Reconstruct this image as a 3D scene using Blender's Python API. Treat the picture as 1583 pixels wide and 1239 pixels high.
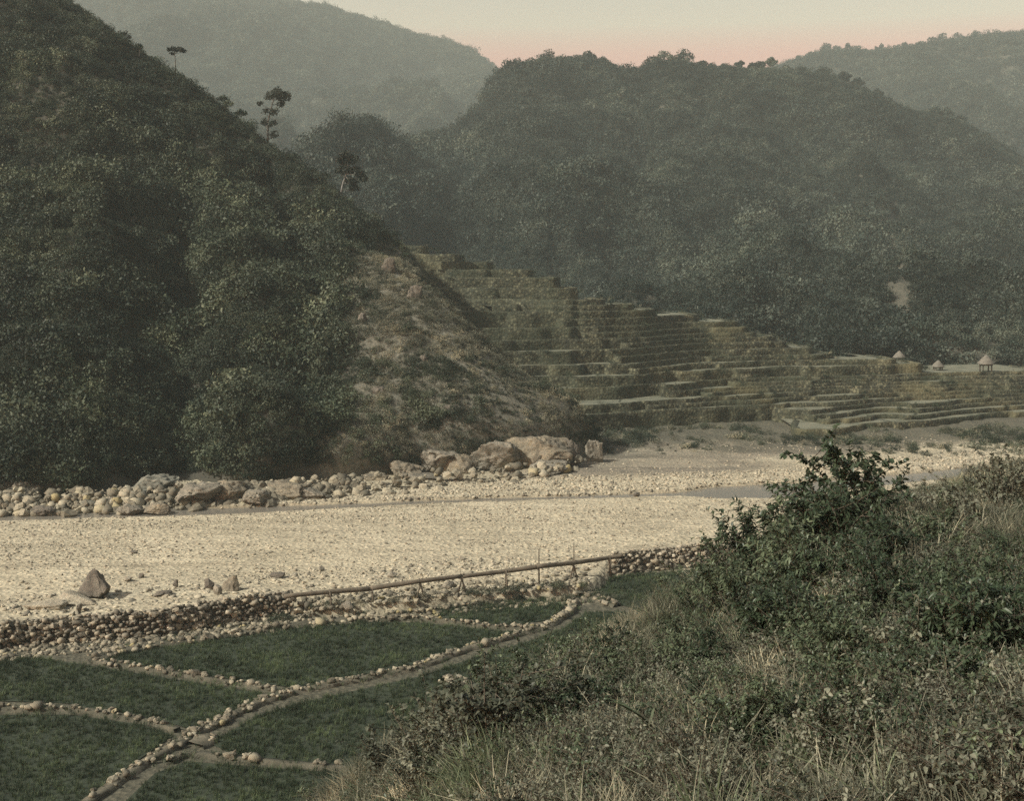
import bpy, math, random
import numpy as np
from mathutils import Vector, Matrix

# ------------------------------------------------------------------ clean scene
for o in list(bpy.data.objects):
    bpy.data.objects.remove(o, do_unlink=True)
SC = bpy.context.scene
COL = SC.collection
rad = math.radians

# ------------------------------------------------------------------ camera
CAMZ = 25.0          # eye height above the river gravel, metres
FPX = 2000.0         # focal length in photograph pixels (1583 wide)
W0, H0 = 1583.0, 1239.0
PITCH = math.atan((H0 / 2 - 400.0) / FPX)
cam_d = bpy.data.cameras.new("camera")
cam = bpy.data.objects.new("camera", cam_d)
COL.objects.link(cam)
cam.location = (0, 0, CAMZ)
cam.rotation_euler = (math.pi / 2 - PITCH, 0, 0)
cam_d.sensor_width = 36.0
cam_d.lens = 36.0 * FPX / W0
cam_d.clip_start = 0.1
cam_d.clip_end = 20000
SC.camera = cam

# ------------------------------------------------------------------ sky and sun
SUN_EL = rad(39)
SX, SY = -0.87, -0.49            # horizontal direction towards the sun
_l = math.hypot(SX, SY)
SUN = Vector((SX / _l * math.cos(SUN_EL), SY / _l * math.cos(SUN_EL), math.sin(SUN_EL)))
world = bpy.data.worlds.new("World")
SC.world = world
world.use_nodes = True
nt = world.node_tree
nt.nodes.clear()
wo = nt.nodes.new("ShaderNodeOutputWorld")
bg = nt.nodes.new("ShaderNodeBackground")
sky = nt.nodes.new("ShaderNodeTexSky")
sky.sky_type = 'NISHITA'
sky.sun_disc = False
sky.sun_elevation = SUN_EL
sky.sun_rotation = math.atan2(SUN.x, SUN.y)
sky.air_density = 1.0
sky.dust_density = 4.0
sky.ozone_density = 1.0
bg.inputs['Strength'].default_value = 0.08
# hazy, warm-tinted valley air: a rosy band low down, cream above, paler overhead
tc = nt.nodes.new("ShaderNodeTexCoord")
sp = nt.nodes.new("ShaderNodeSeparateXYZ")
rmp = nt.nodes.new("ShaderNodeValToRGB")
mul = nt.nodes.new("ShaderNodeMix")
mul.data_type = 'RGBA'
mul.blend_type = 'MULTIPLY'
mul.inputs[0].default_value = 1.0
nt.links.new(tc.outputs['Generated'], sp.inputs[0])
nt.links.new(sp.outputs['Z'], rmp.inputs[0])
el = rmp.color_ramp.elements
el[0].position = 0.128
el[0].color = (4.5, 1.5, 0.95, 1)
el[1].position = 0.60
el[1].color = (1.0, 0.95, 0.90, 1)
e = el.new(0.150)
e.color = (4.5, 1.75, 1.1, 1)
e = el.new(0.172)
e.color = (4.0, 2.55, 1.5, 1)
e = el.new(0.24)
e.color = (3.0, 2.25, 1.45, 1)
nt.links.new(sky.outputs[0], mul.inputs[6])
nt.links.new(rmp.outputs[0], mul.inputs[7])
nt.links.new(mul.outputs[2], bg.inputs['Color'])
nt.links.new(bg.outputs[0], wo.inputs[0])

sun_d = bpy.data.lights.new("sun", 'SUN')
sun_d.energy = 5.0
sun_d.angle = rad(0.6)
sun_d.color = (1.0, 0.98, 0.90)
sun = bpy.data.objects.new("sun", sun_d)
COL.objects.link(sun)
sun.rotation_euler = SUN.to_track_quat('Z', 'Y').to_euler()
sun.location = (-60, -40, 120)

SC.view_settings.view_transform = 'Standard'
SC.view_settings.look = 'None'
SC.view_settings.exposure = 0.24
SC.view_settings.gamma = 1.0
SC.view_settings.use_curve_mapping = False
SC.render.engine = 'CYCLES'
cy = SC.cycles
cy.max_bounces = 4
cy.diffuse_bounces = 2
cy.glossy_bounces = 2
cy.transmission_bounces = 2
cy.transparent_max_bounces = 4
cy.volume_bounces = 0
cy.caustics_reflective = False
cy.caustics_refractive = False
cy.use_adaptive_sampling = True
cy.adaptive_threshold = 0.01
cy.use_denoising = False

# ------------------------------------------------------------------ projection helpers
CP, SP = math.cos(PITCH), math.sin(PITCH)


def ray(px, py):
    u = (px - W0 / 2) / FPX
    v = (H0 / 2 - py) / FPX
    return np.array([u, CP + v * SP, -SP + v * CP])


def P(px, py, D):
    d = ray(px, py)
    return np.array([0, 0, CAMZ]) + d * (D / d[1])


def G(px, py, z=0.0):
    d = ray(px, py)
    return np.array([0, 0, CAMZ]) + d * ((z - CAMZ) / d[2])


def proj(pts):
    q = np.asarray(pts, float) - np.array([0, 0, CAMZ])
    fz = q[:, 1] * CP - q[:, 2] * SP
    uz = q[:, 1] * SP + q[:, 2] * CP
    return W0 / 2 + FPX * q[:, 0] / fz, H0 / 2 - FPX * uz / fz


# ------------------------------------------------------------------ noise
def _hash(ix, iy, iz, seed):
    h = (ix.astype(np.int64) * 374761393 + iy.astype(np.int64) * 668265263 + iz.astype(np.int64) * 2147483647 + seed * 974711) & 0xffffffff
    h = ((h ^ (h >> 13)) * 1274126177) & 0xffffffff
    h = ((h ^ (h >> 16)) * 2246822519) & 0xffffffff
    return ((h ^ (h >> 15)) & 0xffff) / 65535.0


def vnoise(p, seed=0):
    p = np.asarray(p, float)
    i = np.floor(p).astype(np.int64)
    f = p - i
    u = f * f * f * (f * (f * 6 - 15) + 10)
    r = 0
    for dx in (0, 1):
        wx = u[:, 0] if dx else 1 - u[:, 0]
        for dy in (0, 1):
            wy = u[:, 1] if dy else 1 - u[:, 1]
            for dz in (0, 1):
                wz = u[:, 2] if dz else 1 - u[:, 2]
                r = r + wx * wy * wz * _hash(i[:, 0] + dx, i[:, 1] + dy, i[:, 2] + dz, seed)
    return r * 2 - 1


def fbm(p, octs=4, seed=0, gain=0.5, ridged=False):
    p = np.asarray(p, float)
    a, s, t = 1.0, 0.0, 0.0
    for k in range(octs):
        n = vnoise(p * (2.03 ** k) + k * 17.3, seed + k)
        if ridged:
            n = 1 - 2 * np.abs(n)
        s = s + a * n
        t += a
        a *= gain
    return s / t


def smooth(a, b, x):
    t = np.clip((np.asarray(x, float) - a) / (b - a), 0, 1)
    return t * t * (3 - 2 * t)


# ------------------------------------------------------------------ mesh helpers
def mk_mesh(name, v, f, mat=None, smooth_shade=True):
    v = np.asarray(v, np.float32)
    me = bpy.data.meshes.new(name)
    if isinstance(f, np.ndarray):
        k = f.shape[1]
        me.vertices.add(len(v))
        me.vertices.foreach_set('co', v.ravel())
        me.loops.add(f.size)
        me.loops.foreach_set('vertex_index', f.astype(np.int32).ravel())
        me.polygons.add(len(f))
        me.polygons.foreach_set('loop_start', np.arange(0, f.size, k, dtype=np.int32))
        me.update(calc_edges=True)
    else:
        me.from_pydata(v.tolist(), [], f)
        me.update()
    if smooth_shade:
        me.polygons.foreach_set('use_smooth', np.ones(len(me.polygons), bool))
    if mat:
        me.materials.append(mat)
    return me


def link(name, me, parent=None, loc=None, label=None, cat=None, group=None, kind=None):
    o = bpy.data.objects.new(name, me)
    COL.objects.link(o)
    if parent is not None:
        o.parent = parent
    if loc is not None:
        o.location = loc
    tag(o, label, cat, group, kind)
    return o


def tag(o, label=None, cat=None, group=None, kind=None):
    if label:
        o['label'] = label
    if cat:
        o['category'] = cat
    if group:
        o['group'] = group
    if kind:
        o['kind'] = kind
    return o


def empty(name, loc, label, cat, group=None):
    o = bpy.data.objects.new(name, None)
    o.empty_display_size = 0.3
    COL.objects.link(o)
    o.location = loc
    return tag(o, label, cat, group)


def tube(pts, rads, n=6, cap=True):
    pts = np.asarray(pts, float)
    rads = np.asarray(rads, float)
    V, F = [], []
    for i, p in enumerate(pts):
        a = pts[max(i - 1, 0)]
        b = pts[min(i + 1, len(pts) - 1)]
        t = (b - a) / (np.linalg.norm(b - a) + 1e-9)
        ref = np.array([0, 0, 1.0]) if abs(t[2]) < 0.9 else np.array([1.0, 0, 0])
        x = np.cross(t, ref)
        x /= np.linalg.norm(x)
        y = np.cross(t, x)
        for k in range(n):
            an = 2 * math.pi * k / n
            V.append(p + rads[i] * (math.cos(an) * x + math.sin(an) * y))
    for i in range(len(pts) - 1):
        for k in range(n):
            F.append((i * n + k, i * n + (k + 1) % n, (i + 1) * n + (k + 1) % n, (i + 1) * n + k))
    if cap:
        F.append(tuple(range(n))[::-1])
        F.append(tuple(range((len(pts) - 1) * n, len(pts) * n)))
    return V, F


class MB:
    def __init__(self):
        self.v, self.f = [], []

    def add(self, vf):
        o = len(self.v)
        self.v += [tuple(x) for x in vf[0]]
        self.f += [tuple(i + o for i in t) for t in vf[1]]
        return self

    def mesh(self, name, mat, sm=True):
        return mk_mesh(name, np.array(self.v), self.f, mat, sm)


def catmull(A, n):
    """A (m, ...) control values -> n samples along axis 0."""
    m = len(A)
    t = np.linspace(0, m - 1, n)
    i = np.clip(np.floor(t).astype(int), 0, m - 2)
    f = (t - i).reshape((-1,) + (1,) * (A.ndim - 1))
    p0, p1, p2, p3 = A[np.clip(i - 1, 0, m - 1)], A[i], A[i + 1], A[np.clip(i + 2, 0, m - 1)]
    return 0.5 * (2 * p1 + (p2 - p0) * f + (2 * p0 - 5 * p1 + 4 * p2 - p3) * f ** 2 + (3 * p1 - p0 - 3 * p2 + p3) * f ** 3)


def loft(rows, nr, nc):
    A = np.array(rows, float)
    A = catmull(A, nr)
    A = catmull(A.transpose(1, 0, 2), nc).transpose(1, 0, 2)
    return A


def grid_faces(nr, nc):
    i = np.arange(nr * nc).reshape(nr, nc)
    return np.stack([i[:-1, :-1], i[:-1, 1:], i[1:, 1:], i[1:, :-1]], -1).reshape(-1, 4)


def grid_normals(A):
    du = np.gradient(A, axis=1)
    dv = np.gradient(A, axis=0)
    n = np.cross(du, dv)
    n /= np.linalg.norm(n, axis=2, keepdims=True) + 1e-9
    return n


def sample_grid(A, n, rng, dens=None):
    """area-uniform random points on grid surface A (nr,nc,3); dens: per-vertex weight"""
    nr, nc = A.shape[:2]
    a = A[:-1, :-1]
    b = A[:-1, 1:]
    c = A[1:, :-1]
    area = np.linalg.norm(np.cross(b - a, c - a), axis=2)
    if dens is not None:
        area = area * dens[:-1, :-1]
    p = area.ravel() / area.sum()
    k = rng.choice(len(p), n, p=p)
    r, q = np.divmod(k, nc - 1)
    u = rng.random((n, 1))
    v = rng.random((n, 1))
    pts = (A[r, q] * (1 - u) * (1 - v) + A[r, q + 1] * u * (1 - v) + A[r + 1, q] * (1 - u) * v + A[r + 1, q + 1] * u * v)
    return pts, r, q


def add_attr(me, name, vals):
    at = me.attributes.new(name, 'FLOAT', 'POINT')
    at.data.foreach_set('value', np.asarray(vals, np.float32).ravel())


# ------------------------------------------------------------------ materials
MATS = {}


def new_mat(name):
    m = bpy.data.materials.new(name)
    m.use_nodes = True
    t = m.node_tree
    t.nodes.clear()
    out = t.nodes.new('ShaderNodeOutputMaterial')
    b = t.nodes.new('ShaderNodeBsdfPrincipled')
    b.inputs['Specular IOR Level'].default_value = 0.25
    b.inputs['Roughness'].default_value = 0.85
    t.links.new(b.outputs[0], out.inputs[0])
    MATS[name] = m
    return m, t, b, out


def nd(t, kind, **kw):
    n = t.nodes.new(kind)
    for k, v in kw.items():
        setattr(n, k, v)
    return n


def ramp(t, fac, stops):
    r = nd(t, 'ShaderNodeValToRGB')
    e = r.color_ramp.elements
    while len(e) < len(stops):
        e.new(0.5)
    for i, (p, c) in enumerate(stops):
        e[i].position = p
        e[i].color = (*c, 1)
    t.links.new(fac, r.inputs[0])
    return r.outputs[0]


def noise(t, vec, scale, detail=4, rough=0.55):
    n = nd(t, 'ShaderNodeTexNoise')
    n.inputs['Scale'].default_value = scale
    n.inputs['Detail'].default_value = detail
    n.inputs['Roughness'].default_value = rough
    if vec is not None:
        t.links.new(vec, n.inputs['Vector'])
    return n.outputs[0]


def mixc(t, fac, a, b, mode='MIX'):
    m = nd(t, 'ShaderNodeMix', data_type='RGBA', blend_type=mode)
    for s, val in ((0, fac), (6, a), (7, b)):
        if hasattr(val, 'links'):
            t.links.new(val, m.inputs[s])
        elif s == 0:
            m.inputs[0].default_value = val
        else:
            m.inputs[s].default_value = (*val, 1)
    return m.outputs[2]


def bump(t, b, h, strength, dist):
    n = nd(t, 'ShaderNodeBump')
    n.inputs['Strength'].default_value = strength
    n.inputs['Distance'].default_value = dist
    t.links.new(h, n.inputs['Height'])
    t.links.new(n.outputs[0], b.inputs['Normal'])


def wpos(t):
    return nd(t, 'ShaderNodeNewGeometry').outputs['Position']


def objrand(t):
    return nd(t, 'ShaderNodeObjectInfo').outputs['Random']


def attr(t, name):
    return nd(t, 'ShaderNodeAttribute', attribute_name=name).outputs['Fac']


def leaf_mat(name, c1, c2, c3, rough=0.6, trans=0.15, patch=None):
    m, t, b, out = new_mat(name)
    r = objrand(t)
    n = noise(t, wpos(t), 3.0, 2)
    c = ramp(t, r, [(0.0, c1), (0.55, c2), (1.0, c3)])
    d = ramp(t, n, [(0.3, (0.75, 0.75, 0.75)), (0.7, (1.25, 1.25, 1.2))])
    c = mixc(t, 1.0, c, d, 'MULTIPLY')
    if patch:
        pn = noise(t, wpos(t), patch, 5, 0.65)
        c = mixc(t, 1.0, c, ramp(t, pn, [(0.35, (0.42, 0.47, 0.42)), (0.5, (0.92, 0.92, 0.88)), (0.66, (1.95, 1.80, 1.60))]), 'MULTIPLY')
    t.links.new(c, b.inputs['Base Color'])
    b.inputs['Roughness'].default_value = rough
    if trans > 0:
        tr = nd(t, 'ShaderNodeBsdfTranslucent')
        t.links.new(c, tr.inputs['Color'])
        ms = nd(t, 'ShaderNodeMixShader')
        ms.inputs[0].default_value = trans
        t.links.new(b.outputs[0], ms.inputs[1])
        t.links.new(tr.outputs[0], ms.inputs[2])
        t.links.new(ms.outputs[0], out.inputs[0])
    return m


def ground_mat(name, stops, scale=0.2, fine=6.0, bstr=0.6, bdist=0.2):
    m, t, b, out = new_mat(name)
    p = wpos(t)
    n1 = noise(t, p, scale, 6)
    n2 = noise(t, p, fine, 3)
    c = ramp(t, n1, stops)
    c = mixc(t, 0.6, c, ramp(t, n2, [(0.25, (0.55, 0.55, 0.55)), (0.75, (1.3, 1.3, 1.3))]), 'MULTIPLY')
    t.links.new(c, b.inputs['Base Color'])
    bump(t, b, n2, bstr, bdist)
    return m


def stone_mat(name, stops, bscale=9.0):
    m, t, b, out = new_mat(name)
    tco = nd(t, 'ShaderNodeTexCoord').outputs['Object']
    r = objrand(t)
    c = ramp(t, r, stops)
    n = noise(t, tco, bscale, 5, 0.65)
    c = mixc(t, 0.8, c, ramp(t, n, [(0.3, (0.6, 0.58, 0.55)), (0.7, (1.25, 1.25, 1.22))]), 'MULTIPLY')
    t.links.new(c, b.inputs['Base Color'])
    bump(t, b, n, 0.5, 0.05)
    return m


def rock_mat(name, c1, c2, c3, scale=0.6, strat=None):
    m, t, b, out = new_mat(name)
    p = wpos(t)
    if strat:
        mp = nd(t, 'ShaderNodeMapping')
        mp.inputs['Rotation'].default_value = strat
        mp.inputs['Scale'].default_value = (0.35, 0.35, 2.2)
        t.links.new(p, mp.inputs['Vector'])
        p = mp.outputs[0]
    n1 = noise(t, p, scale, 7, 0.65)
    n2 = noise(t, p, scale * 7, 5, 0.7)
    c = ramp(t, n1, [(0.28, c1), (0.5, c2), (0.72, c3)])
    c = mixc(t, 0.85, c, ramp(t, n2, [(0.3, (0.5, 0.48, 0.46)), (0.65, (1.25, 1.23, 1.2))]), 'MULTIPLY')
    t.links.new(c, b.inputs['Base Color'])
    bump(t, b, n2, 0.8, 0.15)
    return m


# foliage
M_scrub = leaf_mat('scrub_leaf', (0.018, 0.028, 0.017), (0.040, 0.054, 0.034), (0.096, 0.112, 0.076), patch=0.085)
M_forest = leaf_mat('forest_leaf', (0.016, 0.027, 0.021), (0.034, 0.047, 0.038), (0.078, 0.094, 0.076), patch=0.03)
M_dryscrub = leaf_mat('dry_scrub_leaf', (0.072, 0.076, 0.054), (0.138, 0.138, 0.103), (0.235, 0.228, 0.172), patch=0.15)
M_tree = leaf_mat('tree_leaf', (0.020, 0.026, 0.018), (0.030, 0.036, 0.025), (0.045, 0.050, 0.035))
M_shrub = leaf_mat('shrub_leaf', (0.034, 0.052, 0.029), (0.062, 0.085, 0.049), (0.13, 0.158, 0.094), 0.38, 0.22)
M_shrub2 = leaf_mat('dull_shrub_leaf', (0.055, 0.063, 0.044), (0.112, 0.118, 0.083), (0.21, 0.213, 0.156), 0.5, 0.2)
M_grass_dry = leaf_mat('dry_grass_blade', (0.085, 0.087, 0.063), (0.185, 0.18, 0.133), (0.38, 0.362, 0.275), 0.7, 0.2, patch=0.7)
M_grass_green = leaf_mat('green_grass_blade', (0.055, 0.075, 0.040), (0.10, 0.125, 0.068), (0.20, 0.225, 0.13), 0.55, 0.25)
M_rice = leaf_mat('rice_blade', (0.032, 0.050, 0.027), (0.047, 0.070, 0.037), (0.07, 0.097, 0.052), 0.6, 0.2, patch=0.3)
M_bark = ground_mat('bark', [(0.3, (0.05, 0.042, 0.033)), (0.7, (0.12, 0.105, 0.085))], 2, 14, 0.6, 0.03)
M_palebark = ground_mat('pale_bark', [(0.3, (0.16, 0.15, 0.13)), (0.7, (0.34, 0.32, 0.28))], 2, 14, 0.5, 0.03)
M_twig = ground_mat('twig', [(0.3, (0.06, 0.05, 0.036)), (0.7, (0.13, 0.11, 0.08))], 2, 14, 0.3, 0.01)
# ground
M_hill = ground_mat('hill_soil', [(0.3, (0.045, 0.043, 0.032)), (0.7, (0.09, 0.082, 0.06))], 0.25, 3.0, 0.8, 0.4)
M_mount = ground_mat('mountain_soil', [(0.3, (0.032, 0.036, 0.028)), (0.7, (0.065, 0.064, 0.048))], 0.05, 0.8, 0.8, 1.0)
M_slope = ground_mat('slope_soil', [(0.3, (0.05, 0.045, 0.03)), (0.7, (0.10, 0.085, 0.06))], 1.2, 18, 0.8, 0.05)
M_paddysoil = ground_mat('paddy_mud', [(0.3, (0.026, 0.034, 0.021)), (0.7, (0.045, 0.056, 0.034))], 0.8, 8, 0.4, 0.04)
M_path = ground_mat('path_earth', [(0.3, (0.07, 0.066, 0.045)), (0.7, (0.17, 0.152, 0.11))], 1.5, 12, 0.5, 0.04)
M_bank = ground_mat('bund_earth', [(0.3, (0.045, 0.046, 0.03)), (0.7, (0.12, 0.11, 0.08))], 1.5, 12, 0.6, 0.05)
M_field = ground_mat('terrace_field_mud', [(0.3, (0.095, 0.10, 0.068)), (0.7, (0.21, 0.205, 0.145))], 0.4, 4, 0.5, 0.08)
# stones and rocks
M_wallstone = stone_mat('wall_stone', [(0.0, (0.12, 0.11, 0.085)), (0.4, (0.24, 0.215, 0.165)), (0.8, (0.35, 0.305, 0.22)), (1.0, (0.48, 0.435, 0.34))])
M_bundstone = stone_mat('bund_stone', [(0.0, (0.09, 0.083, 0.062)), (0.5, (0.20, 0.18, 0.132)), (0.95, (0.36, 0.325, 0.24)), (1.0, (0.30, 0.25, 0.12))])
M_pebble = stone_mat('river_stone', [(0.0, (0.15, 0.135, 0.105)), (0.4, (0.33, 0.295, 0.22)), (1.0, (0.47, 0.425, 0.32))])
M_rockpale = rock_mat('pale_rock', (0.09, 0.084, 0.066), (0.21, 0.192, 0.15), (0.34, 0.312, 0.245), 0.9)
M_rockwhite = rock_mat('bleached_rock', (0.20, 0.18, 0.135), (0.36, 0.325, 0.245), (0.46, 0.42, 0.32), 0.9)
M_rockochre = rock_mat('ochre_rock', (0.095, 0.085, 0.064), (0.205, 0.182, 0.135), (0.32, 0.268, 0.18), 0.8)
M_rockstrat = rock_mat('layered_rock', (0.08, 0.08, 0.066), (0.18, 0.18, 0.145), (0.32, 0.31, 0.25), 0.9, (0.0, 0.75, 0.3))
M_rockdark = rock_mat('dark_boulder_rock', (0.085, 0.078, 0.065), (0.14, 0.125, 0.10), (0.22, 0.20, 0.16), 1.2)
M_thatch = ground_mat('thatch', [(0.3, (0.11, 0.10, 0.08)), (0.7, (0.20, 0.185, 0.15))], 1.5, 12, 0.7, 0.08)
M_hutwood = ground_mat('hut_wood', [(0.3, (0.06, 0.05, 0.04)), (0.7, (0.12, 0.10, 0.08))], 2, 12, 0.4, 0.03)
M_bamboo = ground_mat('weathered_bamboo', [(0.3, (0.085, 0.072, 0.052)), (0.7, (0.17, 0.145, 0.105))], 1.5, 14, 0.4, 0.02)


def make_special_materials():
    # valley floor: gravel / sand / scrubby soil by attributes that belong to the ground itself
    m, t, b, out = new_mat('valley_floor')
    p = wpos(t)
    vor = nd(t, 'ShaderNodeTexVoronoi')
    vor.inputs['Scale'].default_value = 2.6
    t.links.new(p, vor.inputs['Vector'])
    vor2 = nd(t, 'ShaderNodeTexVoronoi')
    vor2.inputs['Scale'].default_value = 7.0
    t.links.new(p, vor2.inputs['Vector'])
    n1 = noise(t, p, 0.12, 6, 0.6)
    n2 = noise(t, p, 3.0, 5, 0.7)
    mp = nd(t, 'ShaderNodeMapping')
    mp.inputs['Scale'].default_value = (0.06, 0.5, 1)
    mp.inputs['Rotation'].default_value = (0, 0, -0.12)
    t.links.new(p, mp.inputs['Vector'])
    n3 = noise(t, mp.outputs[0], 1.0, 5, 0.6)
    gr = ramp(t, n1, [(0.3, (0.36, 0.32, 0.228)), (0.7, (0.47, 0.42, 0.305))])
    hsv = nd(t, 'ShaderNodeSeparateColor')
    t.links.new(vor.outputs['Color'], hsv.inputs[0])
    gr = mixc(t, 0.75, gr, ramp(t, hsv.outputs[0], [(0.0, (0.62, 0.61, 0.60)), (0.5, (0.98, 0.98, 0.97)), (1.0, (1.22, 1.2, 1.16))]), 'MULTIPLY')
    hsv2 = nd(t, 'ShaderNodeSeparateColor')
    t.links.new(vor2.outputs['Color'], hsv2.inputs[0])
    gr = mixc(t, 0.6, gr, ramp(t, hsv2.outputs[0], [(0.0, (0.62, 0.62, 0.62)), (1.0, (1.25, 1.25, 1.25))]), 'MULTIPLY')
    gr = mixc(t, 0.7, gr, ramp(t, n3, [(0.3, (0.62, 0.60, 0.57)), (0.48, (0.95, 0.94, 0.92)), (0.65, (1.12, 1.11, 1.09))]), 'MULTIPLY')
    sand = ramp(t, n3, [(0.3, (0.125, 0.11, 0.083)), (0.7, (0.23, 0.20, 0.148))])
    sand = mixc(t, 0.7, sand, ramp(t, n2, [(0.3, (0.7, 0.7, 0.7)), (0.7, (1.25, 1.25, 1.25))]), 'MULTIPLY')
    veg = ramp(t, n2, [(0.3, (0.045, 0.046, 0.032)), (0.7, (0.125, 0.115, 0.08))])
    wet = ramp(t, n2, [(0.3, (0.10, 0.078, 0.048)), (0.7, (0.19, 0.15, 0.095))])
    c = mixc(t, attr(t, 'sand'), gr, sand)
    c = mixc(t, attr(t, 'veg'), c, veg)
    c = mixc(t, attr(t, 'wet'), c, wet)
    t.links.new(c, b.inputs['Base Color'])
    bump(t, b, vor.outputs['Distance'], 0.9, 0.12)
    b.inputs['Roughness'].default_value = 0.9

    # terrace wall: small dry-laid stones, mossy in patches
    m, t, b, out = new_mat('terrace_wall')
    p = wpos(t)
    vor = nd(t, 'ShaderNodeTexVoronoi')
    vor.inputs['Scale'].default_value = 2.2
    t.links.new(p, vor.inputs['Vector'])
    sc = nd(t, 'ShaderNodeSeparateColor')
    t.links.new(vor.outputs['Color'], sc.inputs[0])
    c = ramp(t, sc.outputs[0], [(0.0, (0.04, 0.042, 0.027)), (0.5, (0.082, 0.081, 0.05)), (1.0, (0.175, 0.168, 0.102))])
    edge = ramp(t, vor.outputs['Distance'], [(0.15, (1.1, 1.1, 1.1)), (0.55, (0.35, 0.35, 0.35))])
    c = mixc(t, 0.8, c, edge, 'MULTIPLY')
    n1 = noise(t, p, 0.11, 5, 0.6)
    c = mixc(t, ramp(t, n1, [(0.42, (0, 0, 0)), (0.62, (0.8, 0.8, 0.8))]), c, (0.038, 0.044, 0.025))
    n2 = noise(t, p, 0.07, 3, 0.5)
    c = mixc(t, ramp(t, n2, [(0.55, (0, 0, 0)), (0.7, (0.4, 0.4, 0.4))]), c, (0.19, 0.165, 0.085))
    t.links.new(c, b.inputs['Base Color'])
    bump(t, b, vor.outputs['Distance'], 0.9, 0.12)

    # still shallow river water
    m, t, b, out = new_mat('river_water')
    b.inputs['Base Color'].default_value = (0.17, 0.155, 0.125, 1)
    b.inputs['Roughness'].default_value = 0.22
    b.inputs['IOR'].default_value = 1.33
    b.inputs['Specular IOR Level'].default_value = 0.5
    n = noise(t, wpos(t), 2.5, 4)
    bump(t, b, n, 0.25, 0.03)

    # spur: dark soil, with a dry grassy sunlit end
    m, t, b, out = new_mat('spur_ground')
    p = wpos(t)
    n1 = noise(t, p, 0.25, 5)
    n2 = noise(t, p, 2.5, 5, 0.7)
    g = ramp(t, n1, [(0.3, (0.045, 0.043, 0.032)), (0.7, (0.085, 0.08, 0.06))])
    s = ramp(t, n2, [(0.3, (0.09, 0.09, 0.067)), (0.7, (0.27, 0.255, 0.195))])
    c = mixc(t, attr(t, 'dry'), g, s)
    t.links.new(c, b.inputs['Base Color'])
    bump(t, b, n2, 0.8, 0.3)

    # bare earth scar on the mountain
    m, t, b, out = new_mat('mountain_ground')
    p = wpos(t)
    n1 = noise(t, p, 0.05, 5)
    n2 = noise(t, p, 0.7, 4, 0.7)
    g = ramp(t, n1, [(0.3, (0.034, 0.038, 0.029)), (0.7, (0.07, 0.068, 0.05))])
    s = ramp(t, n2, [(0.3, (0.05, 0.05, 0.037)), (0.7, (0.105, 0.10, 0.075))])
    c = mixc(t, attr(t, 'bare'), g, s)
    t.links.new(c, b.inputs['Base Color'])
    bump(t, b, n2, 0.8, 1.0)


make_special_materials()
RNG = np.random.default_rng(11)
random.seed(11)

# ------------------------------------------------------------------ leafy prototypes
def leaf_cloud(rng, cents, radii, n, size, flat=1.0, up=0.3):
    """n small folded leaf faces spread through ellipsoids; returns verts, quad faces"""
    cents = np.asarray(cents, float)
    radii = np.asarray(radii, float)
    w = radii ** 2
    k = rng.choice(len(cents), n, p=w / w.sum())
    d = rng.normal(size=(n, 3))
    d /= np.linalg.norm(d, axis=1, keepdims=True)
    r = (0.55 + 0.5 * rng.random((n, 1)) ** 0.7) * radii[k][:, None]
    c = cents[k] + d * r * np.array([1, 1, flat])
    nrm = d * 0.6 + rng.normal(size=(n, 3)) * 0.7 + np.array([0, 0, up])
    nrm /= np.linalg.norm(nrm, axis=1, keepdims=True)
    a = np.cross(nrm, rng.normal(size=(n, 3)))
    a /= np.linalg.norm(a, axis=1, keepdims=True)
    b = np.cross(nrm, a)
    s = size * (0.6 + 0.8 * rng.random((n, 1)))
    v0 = c - a * s
    v1 = c + b * s * 0.55 + nrm * s * 0.15
    v2 = c + a * s
    v3 = c - b * s * 0.55 + nrm * s * 0.15
    V = np.stack([v0, v1, v2, v3], 1).reshape(-1, 3)
    F = np.arange(n * 4).reshape(n, 4)
    return V, F


def clump_proto(name, mat, seed, n=130, size=0.16, lobes=5, hgt=0.75):
    rng = np.random.default_rng(seed)
    c = rng.normal(size=(lobes, 3)) * np.array([0.38, 0.38, 0.16]) + np.array([0, 0, hgt * 0.45])
    r = 0.26 + 0.2 * rng.random(lobes)
    V, F = leaf_cloud(rng, c, r, n, size, 0.9)
    o = bpy.data.objects.new(name, mk_mesh(name, V, F, mat, False))
    return o


def blade_tuft(name, mat, seed, n=30, h=1.0, spread=0.35, width=0.02, lean=0.6, segs=3):
    rng = np.random.default_rng(seed)
    V, F = [], []
    for i in range(n):
        az = rng.random() * 2 * math.pi
        base = np.array([math.cos(az), math.sin(az), 0]) * spread * rng.random() ** 0.7
        az2 = az + rng.normal() * 0.8
        d = np.array([math.cos(az2), math.sin(az2), 0])
        side = np.array([-d[1], d[0], 0])
        hh = h * (0.5 + 0.6 * rng.random())
        ln = lean * (0.3 + rng.random())
        o = len(V)
        for k in range(segs + 1):
            t = k / segs
            p = base + d * (ln * hh * t ** 1.8) + np.array([0, 0, hh * (t - 0.35 * ln * t ** 2.2)])
            w = width * (1 - t) ** 0.7 + 0.0012
            V += [p - side * w, p + side * w]
        for k in range(segs):
            F.append((o + 2 * k, o + 2 * k + 1, o + 2 * k + 3, o + 2 * k + 2))
    return bpy.data.objects.new(name, mk_mesh(name, np.array(V), np.array(F), mat, False))


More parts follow.
